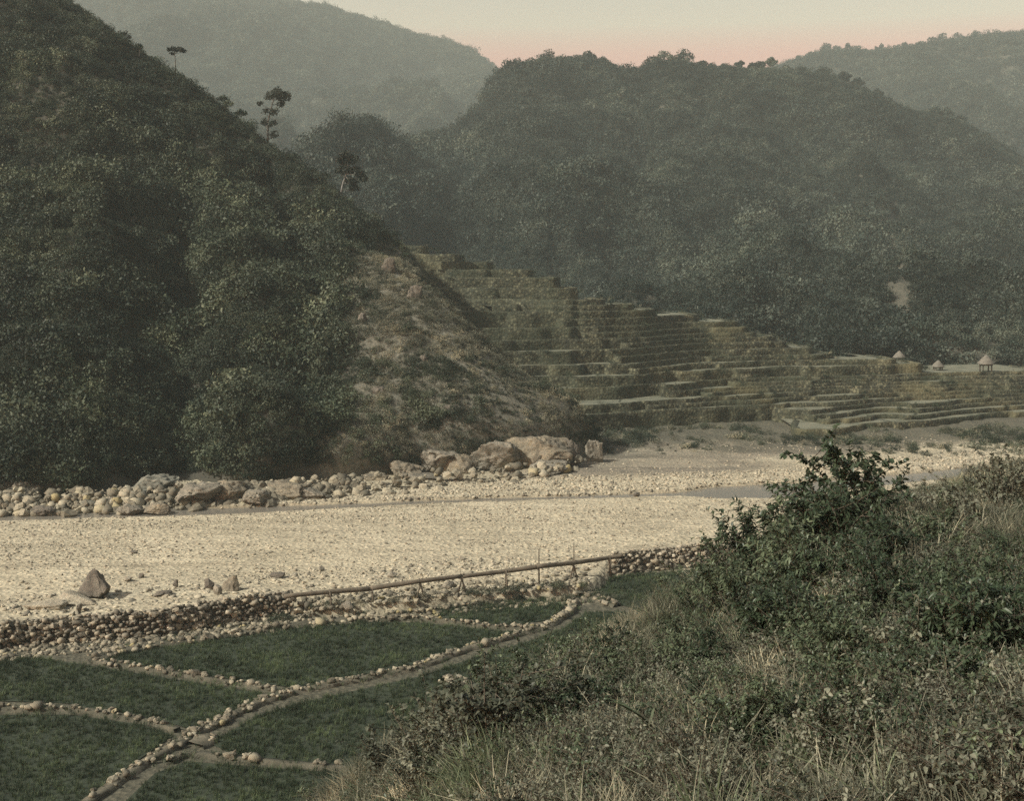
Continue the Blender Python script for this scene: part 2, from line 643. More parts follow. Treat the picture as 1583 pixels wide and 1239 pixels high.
def stone_mesh(name, mat, seed, sub=2, flat=0.75):
    """a rounded, slightly faceted stone, unit size (about 48 triangles for sub=2)"""
    rng = np.random.default_rng(seed)
    k = sub + 1
    lin = np.linspace(-1, 1, k)
    idx, V, F = {}, [], []
    for ax in range(3):
        for s in (-1, 1):
            for i in range(sub):
                for j in range(sub):
                    q = []
                    for di, dj in ((0, 0), (1, 0), (1, 1), (0, 1)):
                        c = [0, 0, 0]
                        c[ax] = s
                        c[(ax + 1) % 3] = lin[i + di]
                        c[(ax + 2) % 3] = lin[j + dj]
                        key = tuple(np.round(c, 4))
                        if key not in idx:
                            idx[key] = len(V)
                            V.append(c)
                        q.append(idx[key])
                    F.append(tuple(q) if s > 0 else tuple(q[::-1]))
    V = np.array(V, float)
    V = V / np.linalg.norm(V, axis=1, keepdims=True) * 0.55 + V * 0.45 * 0.72
    V *= 1 + 0.2 * rng.normal(size=(len(V), 1)).clip(-1.4, 1.4)
    V *= np.array([0.55, 0.42 + 0.12 * rng.random(), 0.5 * flat])
    return mk_mesh(name, V, F, mat, seed % 2 == 0)


def icosphere(sub):
    import bmesh
    bm = bmesh.new()
    bmesh.ops.create_icosphere(bm, subdivisions=sub, radius=1)
    V = np.array([v.co[:] for v in bm.verts])
    F = np.array([[v.index for v in f.verts] for f in bm.faces])
    bm.free()
    return V, F


ICO = {k: icosphere(k) for k in (3, 4, 5)}


def rock_mesh(name, mat, seed, dims, sub=4, cuts=14, rough=0.10, boxy=0.45, floor=True):
    rng = np.random.default_rng(seed)
    V, F = ICO[sub]
    V = V.copy()
    # push towards a box, then slice with random planes to get broken faces
    m = np.abs(V).max(axis=1, keepdims=True)
    V = V * (1 - boxy) + V / m * boxy * 0.82
    for _ in range(cuts):
        n = rng.normal(size=3)
        n /= np.linalg.norm(n)
        d = 0.42 + 0.34 * rng.random()
        s = V @ n - d
        V = V - np.clip(s, 0, None)[:, None] * n * 0.92
    V = V + V * (fbm(V * 1.9 + seed * 3.1, 5, seed, 0.6, True)[:, None] - 0.2) * rough * 2.2
    cr = np.abs(fbm(V * np.array([2.6, 2.6, 1.1]) + seed * 1.7, 3, seed + 9))
    V = V - V * smooth(0.08, 0.0, cr)[:, None] * rough * 1.5
    V = V + V * fbm(V * 7 + seed, 3, seed + 5)[:, None] * rough * 0.9
    V = V * np.asarray(dims) * 0.5
    return mk_mesh(name, V, F, mat, True)


# ------------------------------------------------------------------ geometry-node scatter (only for uncountable stuff)
def scatter(name, pts, rot, scl, idx, protos, label, cat):
    n = len(pts)
    me = bpy.data.meshes.new(name)
    me.vertices.add(n)
    me.vertices.foreach_set('co', np.asarray(pts, np.float32).ravel())
    a = me.attributes.new('rot', 'FLOAT_VECTOR', 'POINT')
    a.data.foreach_set('vector', np.asarray(rot, np.float32).ravel())
    scl = np.asarray(scl, np.float32)
    if scl.ndim == 1:
        scl = np.repeat(scl[:, None], 3, 1)
    a = me.attributes.new('scl', 'FLOAT_VECTOR', 'POINT')
    a.data.foreach_set('vector', scl.ravel())
    a = me.attributes.new('idx', 'INT', 'POINT')
    a.data.foreach_set('value', np.asarray(idx, np.int32))
    o = link(name, me, label=label, cat=cat, kind='stuff')
    ng = bpy.data.node_groups.new(name + '_scatter', 'GeometryNodeTree')
    ng.interface.new_socket('Geometry', in_out='INPUT', socket_type='NodeSocketGeometry')
    ng.interface.new_socket('Geometry', in_out='OUTPUT', socket_type='NodeSocketGeometry')
    N, L = ng.nodes, ng.links
    gi, go = N.new('NodeGroupInput'), N.new('NodeGroupOutput')
    iop = N.new('GeometryNodeInstanceOnPoints')
    jn = N.new('GeometryNodeJoinGeometry')
    for pr in protos:
        oi = N.new('GeometryNodeObjectInfo')
        oi.inputs['Object'].default_value = pr
        oi.inputs['As Instance'].default_value = True
        L.new(oi.outputs['Geometry'], jn.inputs[0])
    L.new(gi.outputs[0], iop.inputs['Points'])
    L.new(jn.outputs[0], iop.inputs['Instance'])
    iop.inputs['Pick Instance'].default_value = True
    for nm, dt, sock in (('idx', 'INT', 'Instance Index'), ('rot', 'FLOAT_VECTOR', 'Rotation'), ('scl', 'FLOAT_VECTOR', 'Scale')):
        na = N.new('GeometryNodeInputNamedAttribute')
        na.data_type = dt
        na.inputs['Name'].default_value = nm
        if nm == 'rot':
            er = N.new('FunctionNodeEulerToRotation')
            L.new(na.outputs['Attribute'], er.inputs[0])
            L.new(er.outputs[0], iop.inputs[sock])
        else:
            L.new(na.outputs['Attribute'], iop.inputs[sock])
    L.new(iop.outputs[0], go.inputs[0])
    md = o.modifiers.new('scatter', 'NODES')
    md.node_group = ng
    return o


def rand_rot(rng, n, tilt=0.25):
    return np.stack([rng.normal(size=n) * tilt, rng.normal(size=n) * tilt, rng.random(n) * 6.283], 1)


SCRUB = [clump_proto('scrub_proto%d' % i, M_scrub, 40 + i, 420, 0.065, 7) for i in range(5)]
DRYS = [clump_proto('dry_scrub_proto%d' % i, M_dryscrub, 60 + i, 260, 0.06, 6, 0.5) for i in range(3)]
FOREST = [clump_proto('forest_proto%d' % i, M_forest, 80 + i, 380, 0.075, 8, 0.9) for i in range(5)]

# ================================================================== SETTING: terrain
# ---- base sheet out to the horizon
me = mk_mesh('ground', [(-3000, -1000, -4), (3000, -1000, -4), (3000, 3000, -4), (-3000, 3000, -4)], [(0, 1, 2, 3)], M_mount, False)
link('ground', me, kind='structure')

def fit_skyline(A, wrow, target, veg, colw=None, it=3):
    """settle a hill so that ground plus growth reaches the skyline it has in the photograph"""
    tx = np.array([a for a, _ in target], float)
    ty = np.array([b for _, b in target], float)
    for _ in range(it):
        px_, py_ = proj(A.reshape(-1, 3))
        D_ = A[..., 1].reshape(-1)
        bins = np.arange(tx[0], tx[-1] + 1, 8.0)
        b_ = np.digitize(px_, bins)
        sil = np.full(len(bins) + 1, np.nan)
        sd = np.full(len(bins) + 1, np.nan)
        for k_ in range(1, len(bins)):
            m_ = b_ == k_
            if m_.any():
                j_ = np.argmin(py_[m_])
                sil[k_] = py_[m_][j_]
                sd[k_] = D_[m_][j_]
        ok = ~np.isnan(sil)
        cx = (bins[np.clip(np.arange(len(sil)) - 1, 0, len(bins) - 1)] + 4)[ok]
        want = np.interp(cx, tx, ty)
        dz = (want - sil[ok]) / FPX * sd[ok] + veg
        dz = np.convolve(np.pad(dz, 1, mode='edge'), np.ones(3) / 3, 'valid')
        shift = np.interp(px_, cx, dz).reshape(A.shape[:2])
        w_ = wrow[:, None] * np.ones(A.shape[:2])
        if colw is not None:
            w_ = np.maximum(w_, colw(px_).reshape(A.shape[:2]) * smooth(0.1, 0.25, np.linspace(0, 1, A.shape[0]))[:, None])
        A = A.copy()
        A[..., 2] -= shift * w_
    return A


# ---- spur hill on the far bank
def back(px, py, D, dD, dz):
    p = P(px, py, D)
    return np.array([p[0] * (1 + dD / D), p[1] + dD, p[2] - dz])


R0 = [(-250, 815), (50, 792), (160, 785), (290, 776), (400, 770), (480, 765), (540, 760), (640, 750), (740, 745), (850, 738), (935, 716)]
row0 = [G(x, y, -1.5) for x, y in R0] + [G(975, 690, -2)]
R1 = [(-250, 730, 137), (50, 715, 134), (155, 715, 138), (285, 695, 152), (400, 690, 141), (480, 690, 147), (530, 690, 146), (640, 680, 150), (740, 670, 153), (820, 655, 157), (895, 648, 165)]
R2 = [(-250, 580, 156), (50, 575, 154), (155, 575, 158), (290, 580, 176), (400, 580, 161), (480, 580, 171), (525, 580, 160), (620, 570, 161), (710, 570, 163), (770, 578, 166), (815, 598, 173)]
R3 = [(-250, 400, 182), (50, 400, 180), (160, 410, 183), (290, 420, 199), (390, 425, 186), (478, 430, 203), (512, 430, 184), (575, 430, 180), (630, 440, 180), (690, 480, 181), (748, 548, 185)]
R4 = [(-250, 200, 215), (40, 220, 212), (150, 230, 211), (260, 260, 219), (350, 290, 211), (440, 320, 221), (485, 335, 208), (540, 352, 205), (590, 378, 204), (645, 420, 207), (695, 475, 209)]
R5 = [(-250, -260, 250), (-20, -100, 250), (130, 5, 247), (215, 68, 245), (290, 119, 242), (365, 176, 239), (430, 223, 236), (500, 272, 232), (560, 322, 228), (612, 365, 225), (655, 408, 221)]
rows = [row0]
for R in (R1, R2, R3, R4, R5):
    rows.append([P(*c) for c in R] + [back(*R[-1], 22, 9)])
rows.append([back(*c, 45, 30) for c in R5] + [back(*R5[-1], 60, 40)])
HILL = loft(rows, 230, 300)
hn = grid_normals(HILL)
q = HILL.reshape(-1, 3)
amp = np.ones((230, 300))
amp[-60:, :] *= 0.6
amp *= (0.25 + 0.75 * smooth(20, 60, np.arange(230)))[:, None]
amp *= (1 - 0.55 * smooth(130, 165, np.arange(300)) - 0.15 * smooth(200, 250, np.arange(300)))[None, :]
disp = fbm(q * 0.045, 3, 3, 0.5, True) * 4.0 + fbm(q * 0.10, 3, 12, 0.5, True) * 2.1 + fbm(q * 0.2, 3, 8) * 0.8
HILL = HILL + hn * (disp.reshape(230, 300) * amp)[..., None]
HILL = fit_skyline(HILL, smooth(0.45, 0.80, np.linspace(0, 1, 230)), [(-250, -230), (-20, -90), (100, -15), (200, 58), (270, 106), (340, 153), (400, 198), (470, 248), (530, 293), (590, 341), (640, 383), (668, 440), (700, 488), (760, 558), (800, 590), (870, 632), (930, 688)],
                   1.5)
hpx, hpy = proj(HILL.reshape(-1, 3))
hnz = fbm(HILL.reshape(-1, 3) * 0.07, 3, 91)
hdry = smooth(500, 540, hpx + hnz * 60) * smooth(350, 400, hpy + hnz * 30)
hm = mk_mesh('spur_hillside', HILL.reshape(-1, 3), grid_faces(230, 300), MATS['spur_ground'])
add_attr(hm, 'dry', hdry * (0.6 + 0.4 * smooth(-0.3, 0.3, hnz)))
link('spur_hillside', hm, kind='structure')

# ---- middle mountain
MC = [(300, 420, 430), (430, 330, 470), (500, 246, 500), (580, 226, 520), (645, 212, 535), (705, 196, 545), (770, 118, 560), (845, 92, 565), (910, 92, 570), (985, 112, 570),
      (1040, 96, 570), (1110, 104, 570), (1200, 104, 565), (1290, 116, 560), (1350, 142, 555), (1410, 168, 550), (1480, 182, 545), (1560, 225, 540), (1700, 300, 530)]
MC = [(a_, b_, int(275 + (c_ - 275) * 1.62)) for a_, b_, c_ in MC]
mx = [c[0] for c in MC]
rows = [[back(*c, 120, 60) for c in MC], [P(*c) for c in MC]]
for f, D in ((0.22, 500), (0.45, 430), (0.68, 365), (0.86, 305), (1.0, 275), (1.12, 262)):
    row = []
    for i, (x, y, Dc) in enumerate(MC):
        yb = 500 + 40 * smooth(900, 1400, x)
        yy = y + (yb - y) * f
        dd = 275 + (D - 275) * (Dc - 275) / 285.0
        row.append(P(x, yy, dd))
    rows.append(row)
MOUNT = loft(rows, 260, 360)
mn = grid_normals(MOUNT)
if mn[..., 2].mean() < 0:
    mn = -mn
q = MOUNT.reshape(-1, 3)
w = np.ones((260, 360))
rr = np.linspace(0, 7, 260)
w *= (0.25 + 0.75 * smooth(0.0, 1.0, np.abs(rr - 1.0)))[:, None]
disp = fbm(q * np.array([0.0085, 0.0035, 0.0035]), 4, 21, 0.5, True) * 48 + fbm(q * np.array([0.024, 0.012, 0.012]), 3, 4, 0.5, True) * 9
MOUNT = MOUNT + mn * (disp.reshape(260, 360) * w)[..., None]
MOUNT = fit_skyline(MOUNT, smooth(3.0, 1.3, rr), [(300, 420), (430, 330), (500, 240), (580, 222), (640, 208), (700, 195), (740, 160), (770, 108), (800, 99), (845, 91), (880, 90), (910, 86), (945, 98), (985, 105), (1020, 92), (1060, 90), (1080, 97), (1140, 99), (1190, 101), (1230, 103), (1280, 109), (1330, 127), (1380, 151), (1410, 163), (1470, 175), (1490, 181), (1560, 225), (1700, 300)], 3.4)
mpx, mpy = proj(MOUNT.reshape(-1, 3))
# bare scars that the photograph shows on the mountain flank
nz = fbm(MOUNT.reshape(-1, 3) * 0.06, 3, 9)
bare = smooth(26, 10, np.abs(mpx - (1374 + (mpy - 330) * 0.14)) + nz * 9) * smooth(290, 320, mpy) * smooth(500, 470, mpy)
bare = np.maximum(bare, smooth(16, 5, np.abs(mpy - (160 - (mpx - 1040) * 0.45)) + nz * 8) * smooth(990, 1010, mpx) * smooth(1110, 1080, mpx) * 0.8)
bare = np.maximum(bare, smooth(24, 8, np.hypot(mpx - 990, mpy - 212) + nz * 12) * 0.8)
bare = np.maximum(bare, smooth(70, 20, np.hypot((mpx - 1490) * 0.8, (mpy - 530)) + nz * 50) * 0.75)
bare = np.maximum(bare, smooth(60, 15, np.hypot((mpx - 870) * 1.4, (mpy - 405)) + nz * 50) * 0.5)
mm = mk_mesh('middle_mountain', MOUNT.reshape(-1, 3), grid_faces(260, 360), MATS['mountain_ground'])
add_attr(mm, 'bare', bare)
link('middle_mountain', mm, kind='structure')

# ---- far mountains
def far_mountain(name, crest, base_y, base_D, nr, nc, seed, amp_, sky_t):
    rows = [[back(*c, 250, 120) for c in crest], [P(*c) for c in crest]]
    for f in (0.3, 0.65, 1.0):
        rows.append([P(x, y + (base_y - y) * f, D + (base_D - D) * f) for x, y, D in crest])
    A = loft(rows, nr, nc)
    n = grid_normals(A)
    if n[..., 2].mean() < 0:
        n = -n
    rr = np.linspace(0, 4, nr)
    w = (0.2 + 0.8 * smooth(0.0, 1.0, np.abs(rr - 1.0)))[:, None]
    d = fbm(A.reshape(-1, 3) * np.array([0.006, 0.0025, 0.0025]), 4, seed, 0.5, True).reshape(nr, nc) * amp_ * 1.7
    A = A + n * (d * w)[..., None]
    A = fit_skyline(A, smooth(2.2, 1.1, rr), sky_t, 7.0)
    me = mk_mesh(name, A.reshape(-1, 3), grid_faces(nr, nc), MATS['mountain_ground'])
    add_attr(me, 'bare', np.zeros(nr * nc))
    link(name, me, kind='structure')
    return A


FARL = far_mountain('far_mountain', [(-400, -10, 2025), (-100, 0, 2025), (150, -20, 1995), (350, -12, 1965), (500, 8, 1950), (600, 38, 1935), (660, 60, 1920), (705, 72, 1905), (735, 88, 1890), (760, 104, 1875), (800, 140, 1845), (880, 210, 1800)],
                    420, 760, 150, 240, 31, 46, [(-400, -10), (150, -20), (350, -12), (500, 8), (600, 38), (640, 52), (690, 62), (730, 76), (755, 97), (770, 106), (800, 140), (880, 210)])
FARR = far_mountain('distant_ridge', [(1050, 190, 1530), (1130, 130, 1545), (1200, 104, 1560), (1240, 94, 1575), (1275, 80, 1590), (1340, 82, 1605), (1400, 78, 1612), (1440, 68, 1620), (1525, 58, 1635), (1640, 44, 1650), (1800, 30, 1650), (2100, 10, 1650)],
                    330, 880, 130, 200, 37, 34, [(1050, 190), (1130, 130), (1180, 105), (1200, 98), (1240, 88), (1275, 76), (1340, 76), (1400, 73), (1440, 63), (1525, 52), (1640, 44), (1800, 30), (2100, 10)])

# ---- valley floor: river gravel, banks, the low ground under the paddies
def levee_y(x):
    return 98.4 + 0.33 * x - 0.0012 * x * x


def stream_y(x):
    pts = [(-60, 125.4), (-46, 125.6), (-31, 127.2), (-19, 130.0), (-6, 133.2), (7, 135.2), (14, 136.6), (20.5, 137.6), (30, 139.5), (45, 147), (70, 160), (140, 190)]
    return np.interp(x, [p[0] for p in pts], [p[1] for p in pts])


def stream_w(x):
    return np.interp(x, [-60, -46, -33, -26, -15, 12, 18, 22, 28, 32, 45, 140], [2.3, 2.2, 1.8, 1.3, 0.75, 0.65, 0.9, 3.2, 4.0, 3.2, 2.5, 2.5])


gx = np.concatenate([np.arange(-260, -60, 2.0), np.arange(-60, 70, 0.45), np.arange(70, 300, 2.0)])
gy = np.concatenate([np.arange(30, 78, 1.5), np.arange(78, 176, 0.42), np.arange(176, 330, 1.5)])
X, Y = np.meshgrid(gx, gy)
q = np.stack([X.ravel(), Y.ravel(), np.zeros(X.size)], 1)
N1 = fbm(q * 0.35, 4, 51).reshape(X.shape)
N2 = fbm(q * 1.3, 3, 55).reshape(X.shape)
N3 = fbm(q * np.array([0.05, 0.22, 1]), 4, 58).reshape(X.shape)
LY = levee_y(X) + N1 * 0.7
LY = LY + 4.2 * smooth(5.5, 8.5, X) - 4.0 * smooth(-15.5, -13, X) * smooth(8.5, 6.0, X)
gap = smooth(-15.5, -14, X) * smooth(8.5, 7.0, X)                     # between the two dry-stone walls
Z = -0.75 + 0.75 * smooth(-0.8 - 2.6 * gap, 0.7 + 0.6 * gap, Y - LY)
Z += 0.10 * N3 + 0.05 * N2
near = smooth(0, 3, Y - LY) * smooth(20, 6, Y - LY)
Z += near * (0.12 * N1 + 0.05 * N2)
SYL = stream_y(X)
SW = stream_w(X)
ds = np.abs(Y - SYL - N1 * 0.5)
Z -= 0.42 * smooth(SW + 1.0, SW - 0.2, ds)
bankrise = smooth(3, 9, Y - SYL)
Z += bankrise * (0.22 + 0.22 * N1 + 0.1 * N2)
YB = np.interp(X, [-20, 8, 30, 60, 120], [152, 160, 163, 168, 190])
Z += np.clip(Y - YB - 6, 0, 60) * 0.008 + bankrise * smooth(0, 10, Y - YB) * 0.35 * N1
Z = np.where(Y < levee_y(X) - 3 + 3.5 * smooth(5.5, 8.5, X), -0.75 + 0.03 * N2, Z)
VAL = np.stack([X, Y, Z], -1)
vm = mk_mesh('valley_floor', VAL.reshape(-1, 3), grid_faces(*X.shape), MATS['valley_floor'])
sand = smooth(8, 13, Y - SYL + N3 * 4) * smooth(-4, 8, X + N1 * 5) * (0.75 + 0.25 * smooth(-0.3, 0.1, N3))
sand *= 1 - 0.9 * smooth(27, 33, X + N1 * 4) * smooth(22, 16, Y - SYL + N3 * 6)
veg = smooth(19, 28, Y - SYL + N3 * 6) * 0.8 * smooth(-0.45, 0.15, N1 + 0.4 * N3) * smooth(130, 90, X)
veg = np.maximum(veg, smooth(33, 40, Y - SYL + N3 * 4) * 0.9)
veg = np.maximum(veg, smooth(170, 178, Y + N1 * 4) * 0.92 * smooth(5, 15, X))
veg = np.maximum(veg, 0.85 * gap * smooth(-4.5, -3.0, Y - LY) * smooth(1.6, 0.2, Y - LY) * smooth(-0.4, 0.1, N1))
veg = np.maximum(veg, smooth(-0.5, -2.0, Y - LY))
wet = smooth(SW + 1.6, SW - 0.2, ds) * (0.55 + 0.4 * smooth(-10, -30, X))
add_attr(vm, 'sand', np.clip(sand, 0, 1))
add_attr(vm, 'veg', np.clip(veg, 0, 1))
add_attr(vm, 'wet', np.clip(wet, 0, 1))
link('valley_floor', vm, kind='structure')

# ---- river water lying in the channel
wx = np.linspace(-140, 140, 160)
wv, wf = [], []
for i, x in enumerate(wx):
    c, s = float(stream_y(x)), float(stream_w(x)) + 1.6
    wv += [(x, c - s, -0.24), (x, c + s, -0.24)]
for i in range(len(wx) - 1):
    wf.append((2 * i, 2 * i + 2, 2 * i + 3, 2 * i + 1))
link('river_water', mk_mesh('river_water', wv, wf, MATS['river_water']), kind='structure')

# ---- slope the photographer stands on
def wp(x, y, z):
    return np.array([x, y, z], float)


fr = [
    [wp(-16, -10, 12), wp(-7, -8, 18), wp(-2, -6, 22), wp(0, -5, 23.4), wp(2.5, -5, 24), wp(7, -5, 25), wp(20, -6, 28)],
    [P(250, 1700, 11), P(480, 1500, 9.5), P(700, 1420, 7.5), P(900, 1400, 6), P(1150, 1400, 5.2), P(1400, 1380, 5), wp(6, 4.5, 24.0)],
    [P(250, 1480, 15), P(470, 1320, 14), P(700, 1205, 12), P(900, 1170, 10.5), P(1150, 1130, 10), P(1400, 1080, 10), P(1900, 1030, 10)],
    [P(250, 1500, 17.5), P(470, 1310, 16), P(690, 1165, 15), P(900, 1080, 14.5), P(1150, 1000, 15), P(1400, 930, 16), P(1900, 880, 17)],
    [P(250, 1530, 20), P(465, 1310, 18), P(675, 1170, 17.5), P(885, 1060, 18.5), P(1090, 940, 22), P(1330, 805, 26), P(1900, 665, 33)],
]
fr.append([wp(p[0] * 1.15 - 0.6, p[1] + 5, p[2] - 5.0) for p in fr[-1]])
fr.append([wp(p[0] * 1.6 - 4, p[1] + 22, max(p[2] - 18, 0.2)) for p in fr[4]])
fr.append([wp(p[0] * 2.0 - 8, p[1] + 30, -2.5) for p in fr[4]])
SLOPE = loft(fr, 180, 180)
sn = grid_normals(SLOPE)
if sn[..., 2].mean() < 0:
    sn = -sn
q = SLOPE.reshape(-1, 3)
SLOPE = SLOPE + sn * ((fbm(q * 0.5, 3, 71) * 0.22 + fbm(q * 2.0, 2, 75) * 0.05).reshape(180, 180))[..., None]
link('grassy_slope', mk_mesh('grassy_slope', SLOPE.reshape(-1, 3), grid_faces(180, 180), M_slope), kind='structure')


def slope_z(x, y):
    d = (SLOPE[:115, :, 0] - x) ** 2 + (SLOPE[:115, :, 1] - y) ** 2
    k = np.unravel_index(np.argmin(d), d.shape)
    return SLOPE[k][2]


# ================================================================== STUFF: scrub and forest
# spur hill
pts, r, c = sample_grid(HILL[:200], 62000, RNG)
px, py = proj(pts)
n_ = fbm(pts * 0.07, 3, 91)
# dry, grassy, sunlit part of the spur
dry = smooth(505, 545, px + n_ * 60) * smooth(350, 400, py + n_ * 30) * smooth(1.8, 4.5, pts[:, 2] + n_ * 2)
dry = np.maximum(dry * (0.25 + 0.75 * smooth(-0.2, 0.03, n_ * 0.5 + fbm(pts * 0.14, 3, 95))), 0)
low = smooth(-0.5, 1.5, pts[:, 2] - 0.5)
u = RNG.random(len(pts))
isdry = u < dry * 0.92
zlim = pts[:, 2] > 0.9 + 1.2 * (fbm(pts * 0.15, 2, 97) + 0.3)
keep = zlim & ~isdry
k = keep & (RNG.random(len(pts)) < 0.95)
sc = np.where(RNG.random(len(pts)) < 0.13, 2.1, 0.85) * (0.6 + 0.9 * RNG.random(len(pts)))
sc *= 0.7 + 0.7 * smooth(-0.4, 0.4, fbm(pts * 0.12, 2, 99))
sc *= 1 - 0.5 * smooth(150, 180, r)
sc *= (1 - 0.45 * smooth(520, 560, px) * smooth(340, 400, py)) * (1 - 0.3 * smooth(630, 690, px))
np_ = k.sum()
scatter('scrub', pts[k], rand_rot(RNG, np_), np.stack([sc[k]] * 2 + [sc[k] * (0.8 + 0.5 * RNG.random(np_))], 1), RNG.integers(0, 5, np_), SCRUB,
        'dense dark scrub covering the steep spur hill across the river', 'scrub')
k = isdry & zlim
np_ = k.sum()
scatter('dry_scrub', pts[k], rand_rot(RNG, np_), 0.35 + 0.65 * RNG.random(np_), RNG.integers(0, 3, np_), DRYS,
        'low brown dry growth on the sunlit end of the spur', 'scrub')

# middle mountain forest
dens = np.ones((260, 360)) - 0.93 * np.clip(bare.reshape(260, 360), 0, 1)
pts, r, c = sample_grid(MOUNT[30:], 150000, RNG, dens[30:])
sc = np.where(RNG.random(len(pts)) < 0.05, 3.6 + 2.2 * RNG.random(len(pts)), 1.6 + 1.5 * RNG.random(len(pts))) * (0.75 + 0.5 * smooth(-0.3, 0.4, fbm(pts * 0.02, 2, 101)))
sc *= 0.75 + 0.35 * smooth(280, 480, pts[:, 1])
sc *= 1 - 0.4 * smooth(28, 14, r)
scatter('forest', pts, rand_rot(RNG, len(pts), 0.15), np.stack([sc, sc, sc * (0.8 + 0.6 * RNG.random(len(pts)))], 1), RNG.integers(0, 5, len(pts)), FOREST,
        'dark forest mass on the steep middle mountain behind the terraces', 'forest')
pts, r, c = sample_grid(FARL[30:], 40000, RNG)
sc = 5.5 + 6 * RNG.random(len(pts)) ** 2
sc *= 0.6 + 0.5 * smooth(500, 1200, pts[:, 1])
scatter('far_forest', pts, rand_rot(RNG, len(pts), 0.15), sc, RNG.integers(0, 5, len(pts)), FOREST,
        'hazy forest on the far mountain behind the spur', 'forest')
pts, r, c = sample_grid(FARR[26:], 22000, RNG)
sc = 5 + 5 * RNG.random(len(pts)) ** 2
scatter('ridge_forest', pts, rand_rot(RNG, len(pts), 0.15), sc, RNG.integers(0, 5, len(pts)), FOREST,
        'hazy forest on the distant ridge at the upper right', 'forest')

# ================================================================== haze
hz = bpy.data.materials.new('haze_air')
hz.use_nodes = True
t = hz.node_tree
t.nodes.clear()
ho = t.nodes.new('ShaderNodeOutputMaterial')
pv = t.nodes.new('ShaderNodeVolumePrincipled')
pv.inputs['Color'].default_value = (0.78, 0.90, 0.82, 1)
pv.inputs['Density'].default_value = 0.00030
pv.inputs['Anisotropy'].default_value = 0.0
t.links.new(pv.outputs[0], ho.inputs['Volume'])
x0, x1, y0, y1, z0, z1 = -3100, 3100, -1100, 3100, -5.0, 470.0
hv = [(x, y, z) for z in (z0, z1) for y in (y0, y1) for x in (x0, x1)]
hf = [(0, 2, 3, 1), (4, 5, 7, 6), (0, 1, 5, 4), (2, 6, 7, 3), (0, 4, 6, 2), (1, 3, 7, 5)]
link('haze', mk_mesh('haze', hv, hf, hz, False), label='thin pale haze filling the valley air', cat='haze', kind='stuff')

# ================================================================== rice terraces across the river
ORD = ['lowest', 'second', 'third', 'fourth', 'fifth', 'sixth', 'seventh', 'eighth', 'ninth', 'tenth', 'eleventh', 'twelfth', 'thirteenth', 'fourteenth', 'fifteenth', 'sixteenth', 'seventeenth', 'eighteenth', 'nineteenth', 'twentieth', 'twenty-first', 'twenty-second', 'twenty-third', 'twenty-fourth', 'twenty-fifth', 'twenty-sixth', 'twenty-seventh', 'twenty-eighth', 'twenty-ninth', 'thirtieth', 'thirty-first']
TIERS = [  # level, edge as pixels of the photograph (x, y)
    (1.0, [(1250, 668), (1330, 660), (1400, 655), (1480, 648), (1560, 640), (1700, 630)]),
    (1.8, [(1262, 646), (1310, 640), (1375, 633), (1420, 636), (1490, 628), (1560, 624), (1700, 615)]),
    (2.6, [(900, 645), (950, 641), (1070, 633), (1200, 627), (1300, 624), (1400, 617), (1560, 611), (1700, 605)]),
    (3.6, [(790, 628), (870, 628), (980, 625), (1100, 617), (1230, 608), (1330, 604), (1540, 600), (1700, 597)]),
    (4.4, [(1040, 607), (1100, 603), (1255, 598), (1330, 594), (1540, 591), (1700, 588)]),
    (5.27, [(780, 605), (850, 605), (980, 600), (1060, 594), (1100, 590), (1300, 585), (1480, 578), (1620, 575)]),
    (6.68, [(760, 586), (825, 586), (920, 585), (990, 581), (1065, 576), (1225, 569), (1325, 567), (1425, 565)]),
    (8.07, [(750, 568), (820, 568), (980, 565), (1060, 556), (1200, 551), (1285, 549)]),
    (9.96, [(730, 546), (795, 546), (890, 545), (980, 541), (1070, 533), (1212, 530)]),
    (11.5, [(720, 529), (785, 529), (890, 526), (980, 525), (1070, 519), (1165, 517)]),
    (13.3, [(700, 510), (750, 510), (890, 508), (980, 505), (1060, 500), (1138, 499)]),
    (15.8, [(680, 484), (740, 484), (860, 484), (980, 483), (1008, 483)]),
    (17.7, [(650, 464), (690, 464), (780, 464), (850, 466), (928, 466)]),
    (19.6, [(630, 447), (680, 446), (785, 446), (850, 447), (884, 448)]),
    (21.4, [(615, 431), (690, 430), (780, 431), (857, 433)]),
    (22.8, [(600, 418), (680, 418), (760, 418), (815, 420)]),
    (24.2, [(585, 407), (640, 406), (700, 406), (752, 408)]),
    (25.6, [(575, 395), (620, 395), (702, 396)]),
    (27.2, [(550, 382), (600, 382), (652, 384)]),
]
LINES = []
for k, (z, edge) in enumerate(TIERS):
    ex = np.array([e_[0] for e_ in edge], float)
    if z < 18:
        eD = np.array([G(e_[0], e_[1], z)[1] for e_ in edge])
    else:
        eD = np.interp(ex, [550, 900], [0, 1]) * 2 + {19.6: 229, 21.4: 233, 22.8: 237, 24.2: 240, 25.6: 243, 27.2: 246}[z]
    n = int((ex[-1] - ex[0]) / 5) + 2
    xs = np.linspace(ex[0], ex[-1], n)
    Ds = np.convolve(np.pad(np.interp(xs, ex, eD), 4, mode='edge'), np.ones(9) / 9, 'valid')
    LINES.append((z, xs, Ds))
